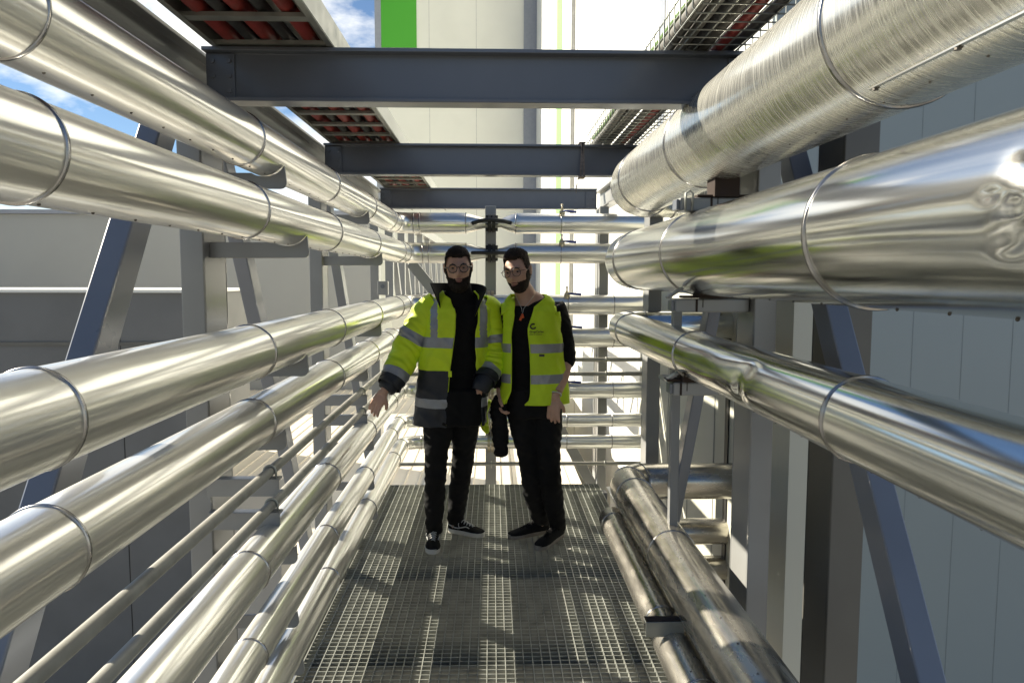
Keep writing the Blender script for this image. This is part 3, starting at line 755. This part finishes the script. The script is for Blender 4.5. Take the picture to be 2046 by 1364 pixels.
def head_mesh(mb, Mx, **kw):
    n = 72; k = 56; b = len(mb.v)
    for j in range(k+1):
        ph = .0001+(math.pi-.0002)*j/k
        for i in range(n): mb.v.append(tuple(Mx @ head_point(2*math.pi*i/n, ph, **kw)))
    for j in range(k):
        for i in range(n):
            i2 = (i+1) % n; mb.f.append((b+j*n+i, b+j*n+i2, b+(j+1)*n+i2, b+(j+1)*n+i)); mb.m.append(0)
def head_shell(name, Mx, mask, off, mtl, parent, jit=.003, **kw):
    n = 150; k = 110; vs = []; keep = []
    for j in range(k+1):
        ph = .0001+(math.pi-.0002)*j/k
        for i in range(n):
            th = 2*math.pi*i/n; p = head_point(th, ph, **kw)
            e = 1e-2; p2 = head_point(th+e, ph, **kw); p3 = head_point(th, ph+e, **kw)
            nn = (p3-p).cross(p2-p)
            nn = nn.normalized() if nn.length > 1e-9 else p.normalized()
            if nn.dot(p) < 0: nn = -nn
            m_ = mask(p, th, ph)
            h = off(p, th, ph)*m_+jit*m_*(noise.noise(Vector((p.x*150, p.y*110, p.z*45)))*1.1+noise.noise(p*260)*.5)-.003
            vs.append(tuple(Mx @ (p+nn*h))); keep.append(m_ > .02)
    mb = MB(); mb.v = vs
    for j in range(k):
        for i in range(n):
            i2 = (i+1) % n; q = (j*n+i, j*n+i2, (j+1)*n+i2, (j+1)*n+i)
            if all(keep[a] for a in q): mb.f.append(q); mb.m.append(0)
    return mb.build(name, mtl, parent, smooth=True)
def glasses(parent, Mx, mtl, r=.0225, t=.0022, dx=.0315):
    g = MB(); yf = -.101
    for s in (-1, 1):
        c = Vector((s*dx, yf, .004)); pts = [Mx @ (c+Vector((r*1.06*math.cos(a), .004*abs(math.cos(a))*0, r*.98*math.sin(a)))) for a in [2*math.pi*k/24 for k in range(25)]]
        g.tube(pts, t, 8, caps=False)
        g.tube([Mx @ Vector((s*(dx+r), yf, .010)), Mx @ Vector((s*.072, yf+.02, .011)), Mx @ Vector((s*.078, -.02, .010)), Mx @ Vector((s*.077, .005, .0))], t*.9, 8)
    g.tube([Mx @ Vector((-dx+r*.95, yf, .009)), Mx @ Vector((0, yf-.003, .013)), Mx @ Vector((dx-r*.95, yf, .009))], t, 8)
    o = g.build('glasses', mtl, parent, smooth=True)
    l = MB()
    for s in (-1, 1):
        c = Vector((s*dx, yf, .004)); l.tube([Mx @ (c+Vector((0, -.0006, 0))), Mx @ (c+Vector((0, .0006, 0)))], r*.99, 24)
    l.build('lenses', M['glass'], o)
    l_ = bpy.data.objects[-1] if False else None
    return o
def eyes(parent, Mx, look=(0, 0)):
    for s in (-1, 1):
        c = Vector((s*.031, -.0745, .006))
        e = MB(); e.ball(Mx @ c, .0108, 10, (1, 1, .55))
        d = Vector((look[0], -1, look[1])).normalized()
        e.ball(Mx @ (c+d*.0070), .0055, 8, (1, 1, .8), mi=1)
        e.build('eye', [M['eye'], M['iris']], parent, smooth=True)
def lips(parent, Mx, **kw):
    mb = MB()
    for zz, r_, w_ in ((-.0555, .0040, .021), (-.0665, .0048, .018)):
        pts = [Mx @ Vector((w_*t, -.0985+.009*t*t*1.6, zz+(.002*(1-abs(t)) if zz > -.06 else -.002*(1-t*t)))) for t in (-1, -.5, 0, .5, 1)]
        mb.tube(pts, [.001, r_*.8, r_, r_*.8, .001], 8)
    mb.build('lips', M['lip'], parent, smooth=True)
def ear(mb, Mx, s):
    for (y, z, r, sc) in ((.004, .010, .016, (.35, .8, 1.25)), (.000, -.012, .010, (.4, .8, 1.2)), (.008, .018, .012, (.5, .6, 1))):
        c = Vector((s*.080, y, z)); b = len(mb.v); mb.ball((0, 0, 0), r*1.15, 7, sc)
        for i in range(b, len(mb.v)): mb.v[i] = tuple(Mx @ (Vector(mb.v[i])+c))
def hand(mb, wrist, d, side, spread=.1, curl=.35, L_=.078, thumb=1, scale=1., curls=None):
    """wrist -> knuckles along d; side = across the palm towards the little finger; palm normal n = direction the fingers curl to"""
    d = Vector(d).normalized(); s = Vector(side); s = (s-d*s.dot(d)).normalized(); n = d.cross(s)*thumb
    W = Vector(wrist); q = scale
    # palm: flattened lobes
    for t in (-1, -.33, .33, 1):
        limb(mb, [(*(W+s*t*.014*q), .016*q), (*(W+d*.035*q+s*t*.022*q), .0155*q), (*(W+d*.074*q+s*t*.028*q), .0125*q)], 5, 12)
    mb.tube([W-d*.03*q, W+d*.012*q], [.026*q, .024*q], 16)
    lens = [.070, .080, .075, .058]; cv = curls or [curl]*4
    for i, (ln, c_) in enumerate(zip(lens, cv)):
        t = -1+i*2/3; base = W+d*.074*q+s*t*.029*q; ang = spread*t; dd = (d*math.cos(ang)+s*math.sin(ang)).normalized()
        pts = [(*(base-dd*.012*q), .0102*q)]; p = base; a = c_*.5
        for j, f in enumerate((.45, .30, .25)):
            v = dd*math.cos(a)+n*math.sin(a); pts.append((*p, (.0098-.0006*j)*q)); p = p+v*ln*f*q; a += c_
        pts.append((*p, .0068*q)); limb(mb, pts, 4, 10)
    b = W+d*.022*q-s*.026*q; v = (d*.72-s*.55+n*.35).normalized(); v2 = (d*.9-s*.2+n*.4).normalized()
    limb(mb, [(*(b-v*.01*q), .013*q), (*(b+v*.02*q), .0135*q), (*(b+v*.045*q), .0108*q), (*(b+v*.045*q+v2*.028*q), .0085*q)], 5, 10)

def shoe(parent, heel, toe, name, kind):
    h = Vector(heel); t = Vector(toe); f = (t-h); ln = f.length; f.normalize(); s = Vector((f.y, -f.x, 0))
    o = thing_child(name, parent)
    def P(u, v, z): return h+f*(u*ln)+s*v+Vector((0, 0, z))
    # sole outline
    us = [0, .05, .15, .3, .45, .6, .75, .88, .96, 1.0]; ws = [.012, .026, .033, .034, .034, .040, .046, .042, .028, .008]
    def ringp(z, g=1., up=0):
        a = [P(u, w_*g, z+up*max(0, u-.7)) for u, w_ in zip(us, ws)]; b_ = [P(u, -w_*g*.94, z+up*max(0, u-.7)) for u, w_ in zip(us[::-1], ws[::-1])]
        return a+b_
    mb = MB(); rings = [ringp(.002, .93), ringp(.006, 1.0), ringp(.026, 1.02), ringp(.030, .98)]; n = len(rings[0])
    for r in rings: mb.v += [tuple(v) for v in r]
    for j in range(3):
        for i in range(n): i2 = (i+1) % n; mb.f.append((j*n+i, j*n+i2, (j+1)*n+i2, (j+1)*n+i)); mb.m.append(0)
    mb.f.append(tuple(range(n))[::-1]); mb.m.append(0); mb.f.append(tuple(3*n+i for i in range(n))); mb.m.append(0)
    mb.build('sole', M['white'] if kind == 'lace' else M['sole2'], o, smooth=True, auto=35)
    # upper: lofted cross sections along the foot
    hs = [.085, .105, .112, .106, .076, .062, .050, .042, .034, .020]; mb = MB(); m_ = 14
    for u, w_, hh_ in zip(us, ws, hs):
        for k in range(m_+1):
            a = math.pi*k/m_; mb.v.append(tuple(P(u, math.cos(a)*w_*.97, .026+(math.sin(a)**.8)*(hh_-.022))))
    for j in range(len(us)-1):
        for k in range(m_): q = j*(m_+1)+k; mb.f.append((q, q+1, q+m_+2, q+m_+1)); mb.m.append(0)
    mb.build('upper', M['canvas'], o, smooth=True)
    lc = MB()
    for i, u in enumerate((.40, .47, .54, .61, .68)):
        hh_ = [.082, .075, .068, .061, .055][i]; w_ = .020-.001*i
        lc.tube([P(u, w_, hh_-.006), P(u+.01, w_*.5, hh_+.004), P(u+.02, 0, hh_+.006), P(u+.03, -w_*.5, hh_+.004), P(u+.04, -w_, hh_-.006)], .0028, 6)
        if i < 4: lc.tube([P(u+.04, -w_, hh_-.006), P(u+.055, 0, hh_+.003), P(u+.075, w_, hh_-.010)], .0026, 6)
    lc.tube([P(.38, .004, .088), P(.34, .024, .086), P(.36, .040, .066), P(.40, .046, .050)], .0024, 6); lc.tube([P(.38, -.004, .088), P(.34, -.022, .09), P(.38, -.040, .070)], .0024, 6)
    lc.build('laces', M['lace'] if kind == 'lace' else M['blk'], o, smooth=True)
    if kind == 'lace':
        for sg in (1, -1):
            st = MB(); pp = []
            for u, v, z in ((.06, .033, .062), (.20, .037, .050), (.34, .037, .046), (.46, .037, .054), (.56, .034, .060), (.64, .030, .052)):
                pp.append(P(u, sg*(v+.0005), z))
            p_, r_ = spline([(*q, .0036) for q in pp], 5); st.tube(p_, r_, 6); st.build('side_stripe', M['lace'], o, smooth=True)
    return o
def thing_child(name, parent):
    o = bpy.data.objects.new(name, None); C.objects.link(o); o.parent = parent; o.location = (0, 0, 0)
    if parent.name in ABS: o.location = -parent.location
    return o
def HM(c, yaw, pitch, roll): return Matrix.Translation(c) @ Matrix.Rotation(R(yaw), 4, 'Z') @ Matrix.Rotation(R(pitch), 4, 'X') @ Matrix.Rotation(R(roll), 4, 'Y')

# ---------------- man in the jacket ----------------
A = thing('person', 'bearded man in yellow and navy reflective jacket touching a pipe with one hand', 'person', (-.24, 4.40, 0), 'men standing on the walkway', ab=True)
HA = HM((-.196, 4.335, 1.648), 3, 4, -3)
TS = [(.78, -.225, 4.42, .150, .115), (.92, -.225, 4.42, .165, .12), (1.05, -.215, 4.42, .155, .115), (1.20, -.205, 4.42, .165, .12), (1.36, -.198, 4.42, .180, .12), (1.44, -.195, 4.42, .165, .10), (1.49, -.194, 4.41, .10, .075), (1.53, -.195, 4.39, .062, .06)]
armL = [(-.345, 4.42, 1.43, .062), (-.405, 4.41, 1.35, .060), (-.465, 4.40, 1.25, .050), (-.520, 4.37, 1.15, .046), (-.560, 4.32, 1.05, .040), (-.607, 4.275, .965, .028)]
armR = [(-.045, 4.43, 1.42, .060), (-.005, 4.45, 1.33, .056), (.015, 4.46, 1.22, .050), (.015, 4.43, 1.13, .045), (-.02, 4.36, 1.05, .038), (-.058, 4.29, .985, .028)]
legL = [(-.315, 4.43, .86, .090), (-.322, 4.41, .70, .080), (-.335, 4.40, .50, .058), (-.345, 4.42, .30, .054), (-.352, 4.43, .10, .038)]
legR = [(-.165, 4.45, .86, .090), (-.170, 4.48, .70, .080), (-.180, 4.51, .50, .058), (-.205, 4.56, .30, .054), (-.232, 4.60, .10, .038)]
mb = MB(); head_mesh(mb, HA); ear(mb, HA, -1); ear(mb, HA, 1)
limb(mb, [(-.196, 4.385, 1.64, .055), (-.196, 4.385, 1.57, .057), (-.195, 4.40, 1.50, .066), (-.195, 4.41, 1.44, .08)])
torso_mb(mb, TS, inset=.016)
for a in (armL, armR): limb(mb, a, inset=.004)
for a, f0, f1 in ((legL, (-.355, 4.45, .045), (-.352, 4.29, .032)), (legR, (-.245, 4.60, .045), (-.125, 4.545, .032))):
    limb(mb, a, inset=.012); mb.tube([f0, f1], [.024, .018], 14); mb.tube([a[-1][:3], f0], [.03, .026], 14)
hand(mb, (-.622, 4.262, .942), (-.50, -.12, -.86), (-.75, .35, .42), curl=.28, thumb=1, curls=[.22, .30, .34, .30], scale=1.0)
hand(mb, (-.075, 4.290, .950), (-.35, .12, -.92), (.5, .75, -.2), curl=.7, thumb=-1, scale=.85)
fuse('body', mb, M['skin'], A, vox=.0042, smooth=2)
eyes(A, HA, (0, -.05)); lips(A, HA)
def beard_mask(lo, lip=True):
    def f(p, th, ph):
        x = abs(p.x); fy = -p.y
        top = -.047+.25*max(0, x-.030)+.050*sm(.056, .070, x)
        m_ = sm(0, .012, top-p.z)*sm(-.03, .0, fy+.02)
        if fy < -.005: m_ *= sm(-.03, -.005, fy)
        if lip: m_ *= 1-math.exp(-((p.x)/.023)**2-((p.z+.0605)/.0105)**2)*1.3
        return max(0, min(1, m_))
    return f
head_shell('beard', HA, beard_mask(0), lambda p, th, ph: .008+.024*sm(-.05, -.11, p.z), M['hair'], A, jit=.005)
def hair_mask(front, side=.0):
    def f(p, th, ph):
        fy = -p.y; x = abs(p.x)
        line = front*sm(.0, .055, fy)+(-.050)*(1-sm(-.045, -.02, fy))+.012*sm(-.045, -.02, fy)*(1-sm(.0, .055, fy))
        if x > .045 and .012 < fy < .045: line = min(line, .0+.9*abs(fy-.024))
        line += .010*sm(.02, .05, x)*sm(.03, .07, fy)+.003*noise.noise(p*60)
        return sm(0, .008, p.z-line)
    return f
head_shell('hair', HA, hair_mask(.060), lambda p, th, ph: .006+.014*sm(.02, .1, p.z)+.004*sm(.02, .08, -p.y)*sm(.04, .08, p.z), M['hair'], A, jit=.003)
for s in (-1, 1):
    e = MB(); e.tube([HA @ Vector((s*.014, -.0965, .024)), HA @ Vector((s*.030, -.0965, .031)), HA @ Vector((s*.048, -.083, .026))], [.002, .003, .0014], 8); e.build('eyebrow', M['hair'], A, smooth=True)
glasses(A, HA, M['frame'], r=.0225, t=.0030)
# black hoodie, trousers
mb = MB(); torso_mb(mb, [(a[0], a[1], a[2], a[3]-.012, a[4]-.004) for a in TS if a[0] > .75]); limb(mb, [(-.195, 4.40, 1.46, .085), (-.195, 4.385, 1.53, .075), (-.196, 4.37, 1.56, .066)])
mb.tube([(-.14, 4.33, .74), (-.14, 4.33, .95)], [.075, .08], 20); mb.tube([(-.22, 4.37, .74), (-.22, 4.37, .95)], [.12, .12], 24)
fuse('shirt', mb, M['blk'], A, vox=.009, wr=wrinkle(.006))
mb = MB()
def trousers(mb, l, r, hip, up=.98):
    for a in (l, r):
        q = [(x, y, z, w_+(.006 if z > .2 else .012)) for x, y, z, w_ in a]; q[-1] = (q[-1][0], q[-1][1], .100, .049); q.append((q[-1][0], q[-1][1], .060, .044))
        limb(mb, q)
    mb.tube([(hip[0], hip[1], .78), (hip[0], hip[1], .88), (hip[0], hip[1], up)], lambda i, th: ell(.165, .115, th), 28)
trousers(mb, legL, legR, (-.238, 4.43))
fuse('trousers', mb, M['denim'], A, vox=.008, wr=wrinkle(.009, (10, 10, 20), 3))
# jacket
JS = [(.735, -.246, 4.42, .205, .155), (.90, -.240, 4.42, .203, .155), (1.06, -.232, 4.42, .196, .150), (1.20, -.222, 4.42, .192, .145), (1.34, -.203, 4.42, .192, .138), (1.41, -.196, 4.42, .185, .125), (1.455, -.194, 4.42, .155, .105), (1.485, -.194, 4.41, .120, .090), (1.515, -.194, 4.405, .088, .078)]
def jop(z):   # (image right, image left) opening angles
    return (lerp_sections([(.73, 1.05), (.98, .98), (1.1, .82), (1.25, .74), (1.42, .80), (1.52, 1.2)], z)[0], lerp_sections([(.73, .12), (1.0, .10), (1.25, .02), (1.40, .10), (1.47, .45), (1.52, 1.2)], z)[0])
def jpick(c):
    front = c.y < 4.42
    if 0 <= c.z < .847: return 1
    if c.z < .902: return 2
    if c.z < 1.064: return 1
    if 1.195 < c.z < 1.255: return 2
    if front and 1.25 < c.z < 1.47 and (-.352 < c.x < -.312 or -.075 < c.x < -.035): return 2
    if not front and c.z > 1.25 and (-.33 < c.x < -.28 or -.10 < c.x < -.05): return 2
    return 0
jw = wrinkle(.011, (8, 8, 9), 5)
shell('jacket', JS, jop, [M['yellow'], M['navy'], M['tape']], jpick, A, wr=lambda p: jw(p)+.010*math.exp(-((p.z-.74)/.06)**2)*math.sin(p.x*38+p.y*20))
jk = A
slL = [(-.320, 4.42, 1.435, .072), (-.375, 4.42, 1.39, .084), (-.435, 4.41, 1.29, .082), (-.490, 4.39, 1.19, .080), (-.530, 4.36, 1.10, .072), (-.562, 4.32, 1.03, .066), (-.595, 4.285, .975, .062)]
slR = [(-.075, 4.42, 1.43, .068), (-.025, 4.44, 1.39, .078), (.005, 4.455, 1.29, .076), (.015, 4.45, 1.19, .074), (.012, 4.42, 1.11, .068), (-.02, 4.36, 1.05, .062), (-.048, 4.30, 1.00, .058)]
sw = wrinkle(.014, (9, 9, 17), 11)
def spk(s): return 2 if .37 < s < .48 or .82 < s < .90 else (1 if s >= .90 else 0)
sleeve('sleeve', slL, [M['yellow'], M['navy'], M['tape']], spk, A, wr=sw)
sleeve('sleeve', slR, [M['yellow'], M['navy'], M['tape']], spk, A, wr=sw)
cf = MB(); limb(cf, [(-.578, 4.298, 1.0, .060), (-.600, 4.28, .968, .055), (-.612, 4.272, .952, .046)], inset=0); cf.build('cuff', M['navy'], A, smooth=True)
cf = MB(); limb(cf, [(-.035, 4.32, 1.02, .058), (-.060, 4.295, .975, .056), (-.072, 4.285, .945, .050)], inset=0); cf.build('cuff', M['navy'], A, smooth=True)
# collar: stand-up back and two spread flaps, black inside with yellow edge
def flap(pts, name, mtl, th=.008):
    # pts: grid rows of 3d points
    mb = MB(); n = len(pts[0])
    for r_ in pts: mb.v += [tuple(p) for p in r_]
    for j in range(len(pts)-1):
        for i in range(n-1): mb.f.append((j*n+i, j*n+i+1, (j+1)*n+i+1, (j+1)*n+i)); mb.m.append(0)
    o = mb.build(name, mtl, A, smooth=True)
    sd = o.modifiers.new('s', 'SOLIDIFY'); sd.thickness = th; sd.offset = 0
    ss = o.modifiers.new('d', 'SUBSURF'); ss.levels = 2; ss.render_levels = 2
    return o
rows = []
N_ = 17
for v in (0, .5, 1):
    row = []
    for i in range(N_):
        t = -1+2*i/(N_-1)             # -1 image left front, +1 image right front, 0 back
        a = t*math.pi*.80
        e = abs(t)**3
        r0 = .085; r1 = .105+.075*e
        rx = r0+(r1-r0)*v; x = -.194+math.sin(a)*rx*(1+.28*v*e+.20*e); y = 4.41+math.cos(a)*(rx*.95)-.020*e*v
        z = 1.470+.095*v-.030*e*(1-v)-.16*e*e*e*(1-v)+(.004*v*e if t < 0 else -.045*e*v)
        row.append(Vector((x, y, z)))
    rows.append(row)
flap(rows, 'collar', M['collar'], .010)
flap([[p+Vector((0, .012, -.006)) if True else p for p in r_] for r_ in [[a*.97+b*.03 for a, b in zip(rows[0], rows[1])], rows[1], [b*.97+a*.03 for a, b in zip(rows[1], rows[2])]]], 'collar_lining', M['yellow'], .006)
# front zip edge, small tabs
z_ = MB(); pp = []
for k_ in range(20):
    z = .75+.67*k_/19; cx, cy, rx, ry = lerp_sections(JS, z)[:4]; b_ = jop(z)[1]; r_ = ell(rx, ry, b_, 2.4)+.003
    pp.append((cx-math.sin(b_)*r_, cy-math.cos(b_)*r_, z))
z_.tube(pp, .0035, 8); z_.build('zip_edge', M['yellow'], A, smooth=True)
for zz, hh_ in ((1.030, .034), (.775, .036)):
    MB().box(-.252, -.232, 4.258, 4.2615, zz, zz+hh_).build('tab', M['yellow'], A)
f1 = shoe(A, (-.362, 4.505, 0), (-.345, 4.225, 0), 'shoe', 'lace'); f2 = shoe(A, (-.275, 4.625, 0), (-.050, 4.515, 0), 'shoe', 'lace')

# ---------------- man in the vest ----------------
B = thing('person', 'man in black clothes and open yellow vest looking to one side', 'person', (.26, 4.42, 0), 'men standing on the walkway', ab=True)
HB = HM((.148, 4.33, 1.628), -24, 6, -7)
TB = [(.80, .245, 4.42, .150, .11), (.92, .240, 4.42, .160, .115), (1.05, .235, 4.42, .150, .11), (1.20, .228, 4.42, .158, .115), (1.36, .222, 4.42, .172, .115), (1.43, .215, 4.42, .155, .098), (1.475, .205, 4.41, .10, .075), (1.51, .195, 4.395, .062, .06)]
aR = [(0.355, 4.43, 1.425, 0.061), (0.395, 4.45, 1.34, 0.055), (0.420, 4.46, 1.24, 0.051), (0.435, 4.44, 1.13, 0.049), (0.412, 4.38, 1.03, 0.046), (0.375, 4.30, .935, 0.032)]
aL = [(.095, 4.44, 1.415, .056), (.062, 4.47, 1.33, .052), (.045, 4.49, 1.23, .046), (.038, 4.48, 1.13, .043), (.040, 4.44, 1.03, .038), (.045, 4.40, .95, .028)]
lL = [(.170, 4.42, .86, .088), (.195, 4.41, .70, .080), (.225, 4.42, .50, .058), (.250, 4.47, .30, .054), (.298, 4.565, .10, .038)]
lR = [(.320, 4.43, .86, .090), (.325, 4.41, .70, .082), (.335, 4.39, .50, .060), (.360, 4.42, .30, .055), (.397, 4.48, .10, .040)]
mb = MB(); head_mesh(mb, HB, wide=.96); ear(mb, HB, -1); ear(mb, HB, 1)
limb(mb, [(.158, 4.375, 1.62, .052), (.170, 4.38, 1.55, .053), (.195, 4.40, 1.49, .062), (.205, 4.41, 1.43, .08)])
torso_mb(mb, TB, inset=.016)
for a in (aR, aL): limb(mb, a, inset=.003)
for a, f0, f1_ in ((lL, (.300, 4.57, .045), (.165, 4.505, .032)), (lR, (.397, 4.48, .045), (.315, 4.35, .032))):
    limb(mb, a, inset=.012); mb.tube([f0, f1_], [.024, .018], 14); mb.tube([a[-1][:3], f0], [.03, .026], 14)
hand(mb, (.362, 4.287, .905), (-.12, -.12, -1), (-.85, .35, .1), curl=.25, thumb=1, curls=[.2, .24, .28, .32])
hand(mb, (.048, 4.385, .915), (.05, -.2, -1), (.3, .9, 0), curl=.75, thumb=1)
fuse('body', mb, M['skin'], B, vox=.0042, smooth=2)
eyes(B, HB, (.0, -.1)); lips(B, HB)
head_shell('beard', HB, beard_mask(0), lambda p, th, ph: .006+.006*sm(-.06, -.1, p.z), M['hair2'], B, jit=.003, wide=.96)
head_shell('hair', HB, hair_mask(.068), lambda p, th, ph: .005+.024*sm(.035, .11, p.z)+.008*sm(.02, .08, -p.y)*sm(.05, .08, p.z)+.006*abs(noise.noise(Vector((p.x*30, p.y*12, p.z*20)))), M['hair2'], B, jit=.004, wide=.96)
for s in (-1, 1):
    e = MB(); e.tube([HB @ Vector((s*.014, -.0965, .024)), HB @ Vector((s*.030, -.0965, .031)), HB @ Vector((s*.048, -.083, .025))], [.002, .0032, .0014], 8); e.build('eyebrow', M['hair2'], B, smooth=True)
glasses(B, HB, M['frame2'], r=.0235, t=.0016)
mb = MB(); torso_mb(mb, [(a[0], a[1], a[2], a[3]-.002, a[4]-.002) for a in TB[:-1]])
for a in (aR[:5], aL): limb(mb, [(x, y, z, w_+.012) for x, y, z, w_ in (a[:4]+[(.420, 4.415, 1.085, .044)] if a is not aL else a)])
fuse('shirt', mb, M['blk'], B, vox=.008, wr=wrinkle(.005, (12, 12, 26), 8))
mb = MB(); trousers(mb, lL, lR, (.245, 4.42), .95); fuse('trousers', mb, M['denim'], B, vox=.008, wr=wrinkle(.009, (10, 10, 20), 13))
# vest
VS = [(.862, 0.249, 4.42, 0.201, .150), (1.0, 0.246, 4.42, 0.193, .146), (1.18, 0.236, 4.42, 0.179, .136), (1.30, 0.229, 4.42, 0.179, .134), (1.40, 0.226, 4.42, 0.181, .125), (1.445, 0.222, 4.42, 0.159, .104), (1.475, 0.216, 4.415, 0.124, .090), (1.497, 0.209, 4.41, 0.099, .080)]
def vop(z): return (lerp_sections([(.86, -.42), (.89, -.24), (.93, -.18), (1.15, -.14), (1.30, -.18), (1.42, .10), (1.5, 1.1)], z)[0], lerp_sections([(.86, 1.05), (.95, .86), (1.25, .84), (1.38, .72), (1.45, .78), (1.5, 1.3)], z)[0])
def vpick(c):
    if 1.165 < c.z < 1.218 or .985 < c.z < 1.037: return 1
    if c.z > 1.20:      # armholes
        q = (c.z-1.20)/.26; d = abs(c.x-.225); 
        if d > .150+.0*q and abs(c.y-4.42) < .065: return None
        if c.z > 1.40 and abs(c.x-.218) > .140 and abs(c.y-4.42) < .1: return None
    return 0
vw = wrinkle(.009, (8, 8, 7), 21)
shell('vest', VS, vop, [M['yellow2'], M['tape']], vpick, B, wr=lambda p: vw(p)+.008*math.exp(-((p.z-.87)/.08)**2)*math.sin(p.x*30), th=.004)
def edge_strip(side):
    mb = MB(); pp = []
    for k_ in range(26):
        z = .866+.61*k_/25; cx, cy, rx, ry = lerp_sections(VS, z)[:4]; a, b_ = vop(z); t_ = b_ if side else -a
        r_ = ell(rx, ry, t_, 2.4)+.004+vw(Vector((cx, cy, z)))*0; pp.append((cx-math.sin(t_)*r_, cy-math.cos(t_)*r_, z))
    mb.tube(pp, .0035, 8); return mb
for sd_ in (0, 1): edge_strip(sd_).build('vest_edging', M['yellow2'], B, smooth=True)
# shoulder straps joining front and back over the shirt
for sx in (-1, 1):
    mb = MB(); n_ = 10
    for v in range(7):
        u = v/6
        for i in range(n_):
            a = math.pi*i/(n_-1)
            xx = .212+sx*(.082+.078*u); zz = 1.478-.030*u-.015*u*u
            mb.v.append((xx, 4.418-.088*math.cos(a)*(1+.12*u), zz-.055*(1-math.sin(a))))
    for v in range(6):
        for i in range(n_-1): q = v*n_+i; mb.f.append((q, q+1, q+n_+1, q+n_)); mb.m.append(0)
    o = mb.build('shoulder_strap', M['yellow2'], B, smooth=True); sd = o.modifiers.new('s', 'SOLIDIFY'); sd.thickness = .006; sd.offset = 1
# printed emblem and words on the chest
def vest_point(X, z, e=.006):
    cx, cy, rx, ry = lerp_sections(VS, z)[:4]
    s_ = -(X-cx); t_ = 0
    for _ in range(20):
        r_ = ell(rx, ry, t_, 2.4); t_ = math.asin(max(-1, min(1, s_/r_)))
    r_ = ell(rx, ry, t_, 2.4)+e; return Vector((cx-math.sin(t_)*r_, cy-math.cos(t_)*r_, z))
M['print'] = mat('print_black', (.02, .025, .015), .6)
em = MB(); pts = []
for k_ in range(22):
    a = R(55)+R(285)*k_/21; X = .232+.0135*math.cos(a); z = 1.318+.0135*math.sin(a); pts.append(vest_point(X, z, .0095+vw(vest_point(X, z))))
em.tube(pts, .0042, 6); em.build('emblem', M['print'], B, smooth=True)
def words(txt, X, z, size, par, name, mtl):
    c = bpy.data.curves.new(name, 'FONT'); c.body = txt; c.size = size; c.extrude = .0006; c.align_x = 'LEFT'; c.offset = size*.012
    o = bpy.data.objects.new('tmp', c); C.objects.link(o); bpy.context.view_layer.update()
    dg = bpy.context.evaluated_depsgraph_get(); me = bpy.data.meshes.new_from_object(o.evaluated_get(dg)); me.name = name
    C.objects.unlink(o); bpy.data.objects.remove(o)
    for v in me.vertices:
        xx, yy, zz = v.co; q = vest_point(X+xx, z+yy, .0075); v.co = q+Vector((0, -zz-vw(q)*0-.004, 0))
    me.materials.clear(); me.materials.append(mtl); ob = bpy.data.objects.new(name, me); C.objects.link(ob); ob.parent = par
    if par.name in ABS: ob.location = -par.location
words('GrupCarles', .212, 1.282, .0165, B, 'printed_name', M['print'])
words('Enginyeria i consultoria', .212, 1.270, .0075, B, 'printed_line', M['print'])
MB().box(.268, .298, 4.272, 4.275, 1.145, 1.158).build('chest_tag', M['cable_d'], B)
# necklace, ear plugs, bracelet
nk = MB(); nk.tube([(.135, 4.335, 1.495), (.150, 4.310, 1.455), (.168, 4.298, 1.42), (.172, 4.292, 1.385), (.180, 4.298, 1.42), (.210, 4.318, 1.455), (.238, 4.345, 1.49)], .0012, 6); nk.build('cord', M['silver'], B, smooth=True)
ep = MB(); ep.tube([(.170, 4.288, 1.39), (.176, 4.284, 1.365)], [.006, .007], 10); ep.build('earplug', M['orange'], B, smooth=True)
ep = MB(); ep.tube([(.168, 4.287, 1.378), (.158, 4.283, 1.352)], [.006, .007], 10); ep.build('earplug', M['orange'], B, smooth=True)
br = MB()
wc = Vector((.368, 4.292, .925)); wd = Vector((-.25, -.55, -.8)).normalized(); wa = wd.orthogonal().normalized(); wb = wd.cross(wa)
for k_ in range(22): br.ball(wc+(wa*math.cos(k_*2*math.pi/22)+wb*math.sin(k_*2*math.pi/22))*.030, .0042, 5)
br.build('bracelet', M['silver'], B, smooth=True)
shoe(B, (.352, 4.60, 0), (.095, 4.475, 0), 'shoe', 'plain'); shoe(B, (.435, 4.545, 0), (.262, 4.270, 0), 'shoe', 'plain')
# black jacket hanging from his hand
mb = MB(); limb(mb, [(.045, 4.37, .90, .035), (.040, 4.38, .80, .042), (.046, 4.39, .68, .046), (.050, 4.39, .57, .040), (.052, 4.39, .535, .025)]); limb(mb, [(.03, 4.40, .88, .03), (.02, 4.42, .80, .035), (.022, 4.42, .74, .02)])
hj = fuse('held_jacket', mb, M['navy'], None, vox=.007, wr=wrinkle(.010, (14, 14, 30), 31)); hj.data.materials[0] = M['canvas']
tag(hj, 'rolled black jacket hanging from the hand between the two men', 'jacket')
mb = MB(); limb(mb, [(-.03, 4.50, .86, .03), (-.06, 4.50, .78, .03), (-.045, 4.49, .70, .022), (-.03, 4.49, .66, .010)])
hv = fuse('spare_vest', mb, M['yellow'], None, vox=.006, wr=wrinkle(.010, (18, 18, 24), 41)); tag(hv, 'crumpled yellow vest hanging behind the bearded man at hip height', 'vest')
o = MB().box(-.011, .011, -.006, .006, 0, .003).build('paper_scrap', M['white']); o.location = (.452, 4.30, .0005); o.rotation_euler = (0, 0, .1)
tag(o, 'tiny white scrap lying on the grating right of the shoes', 'litter')
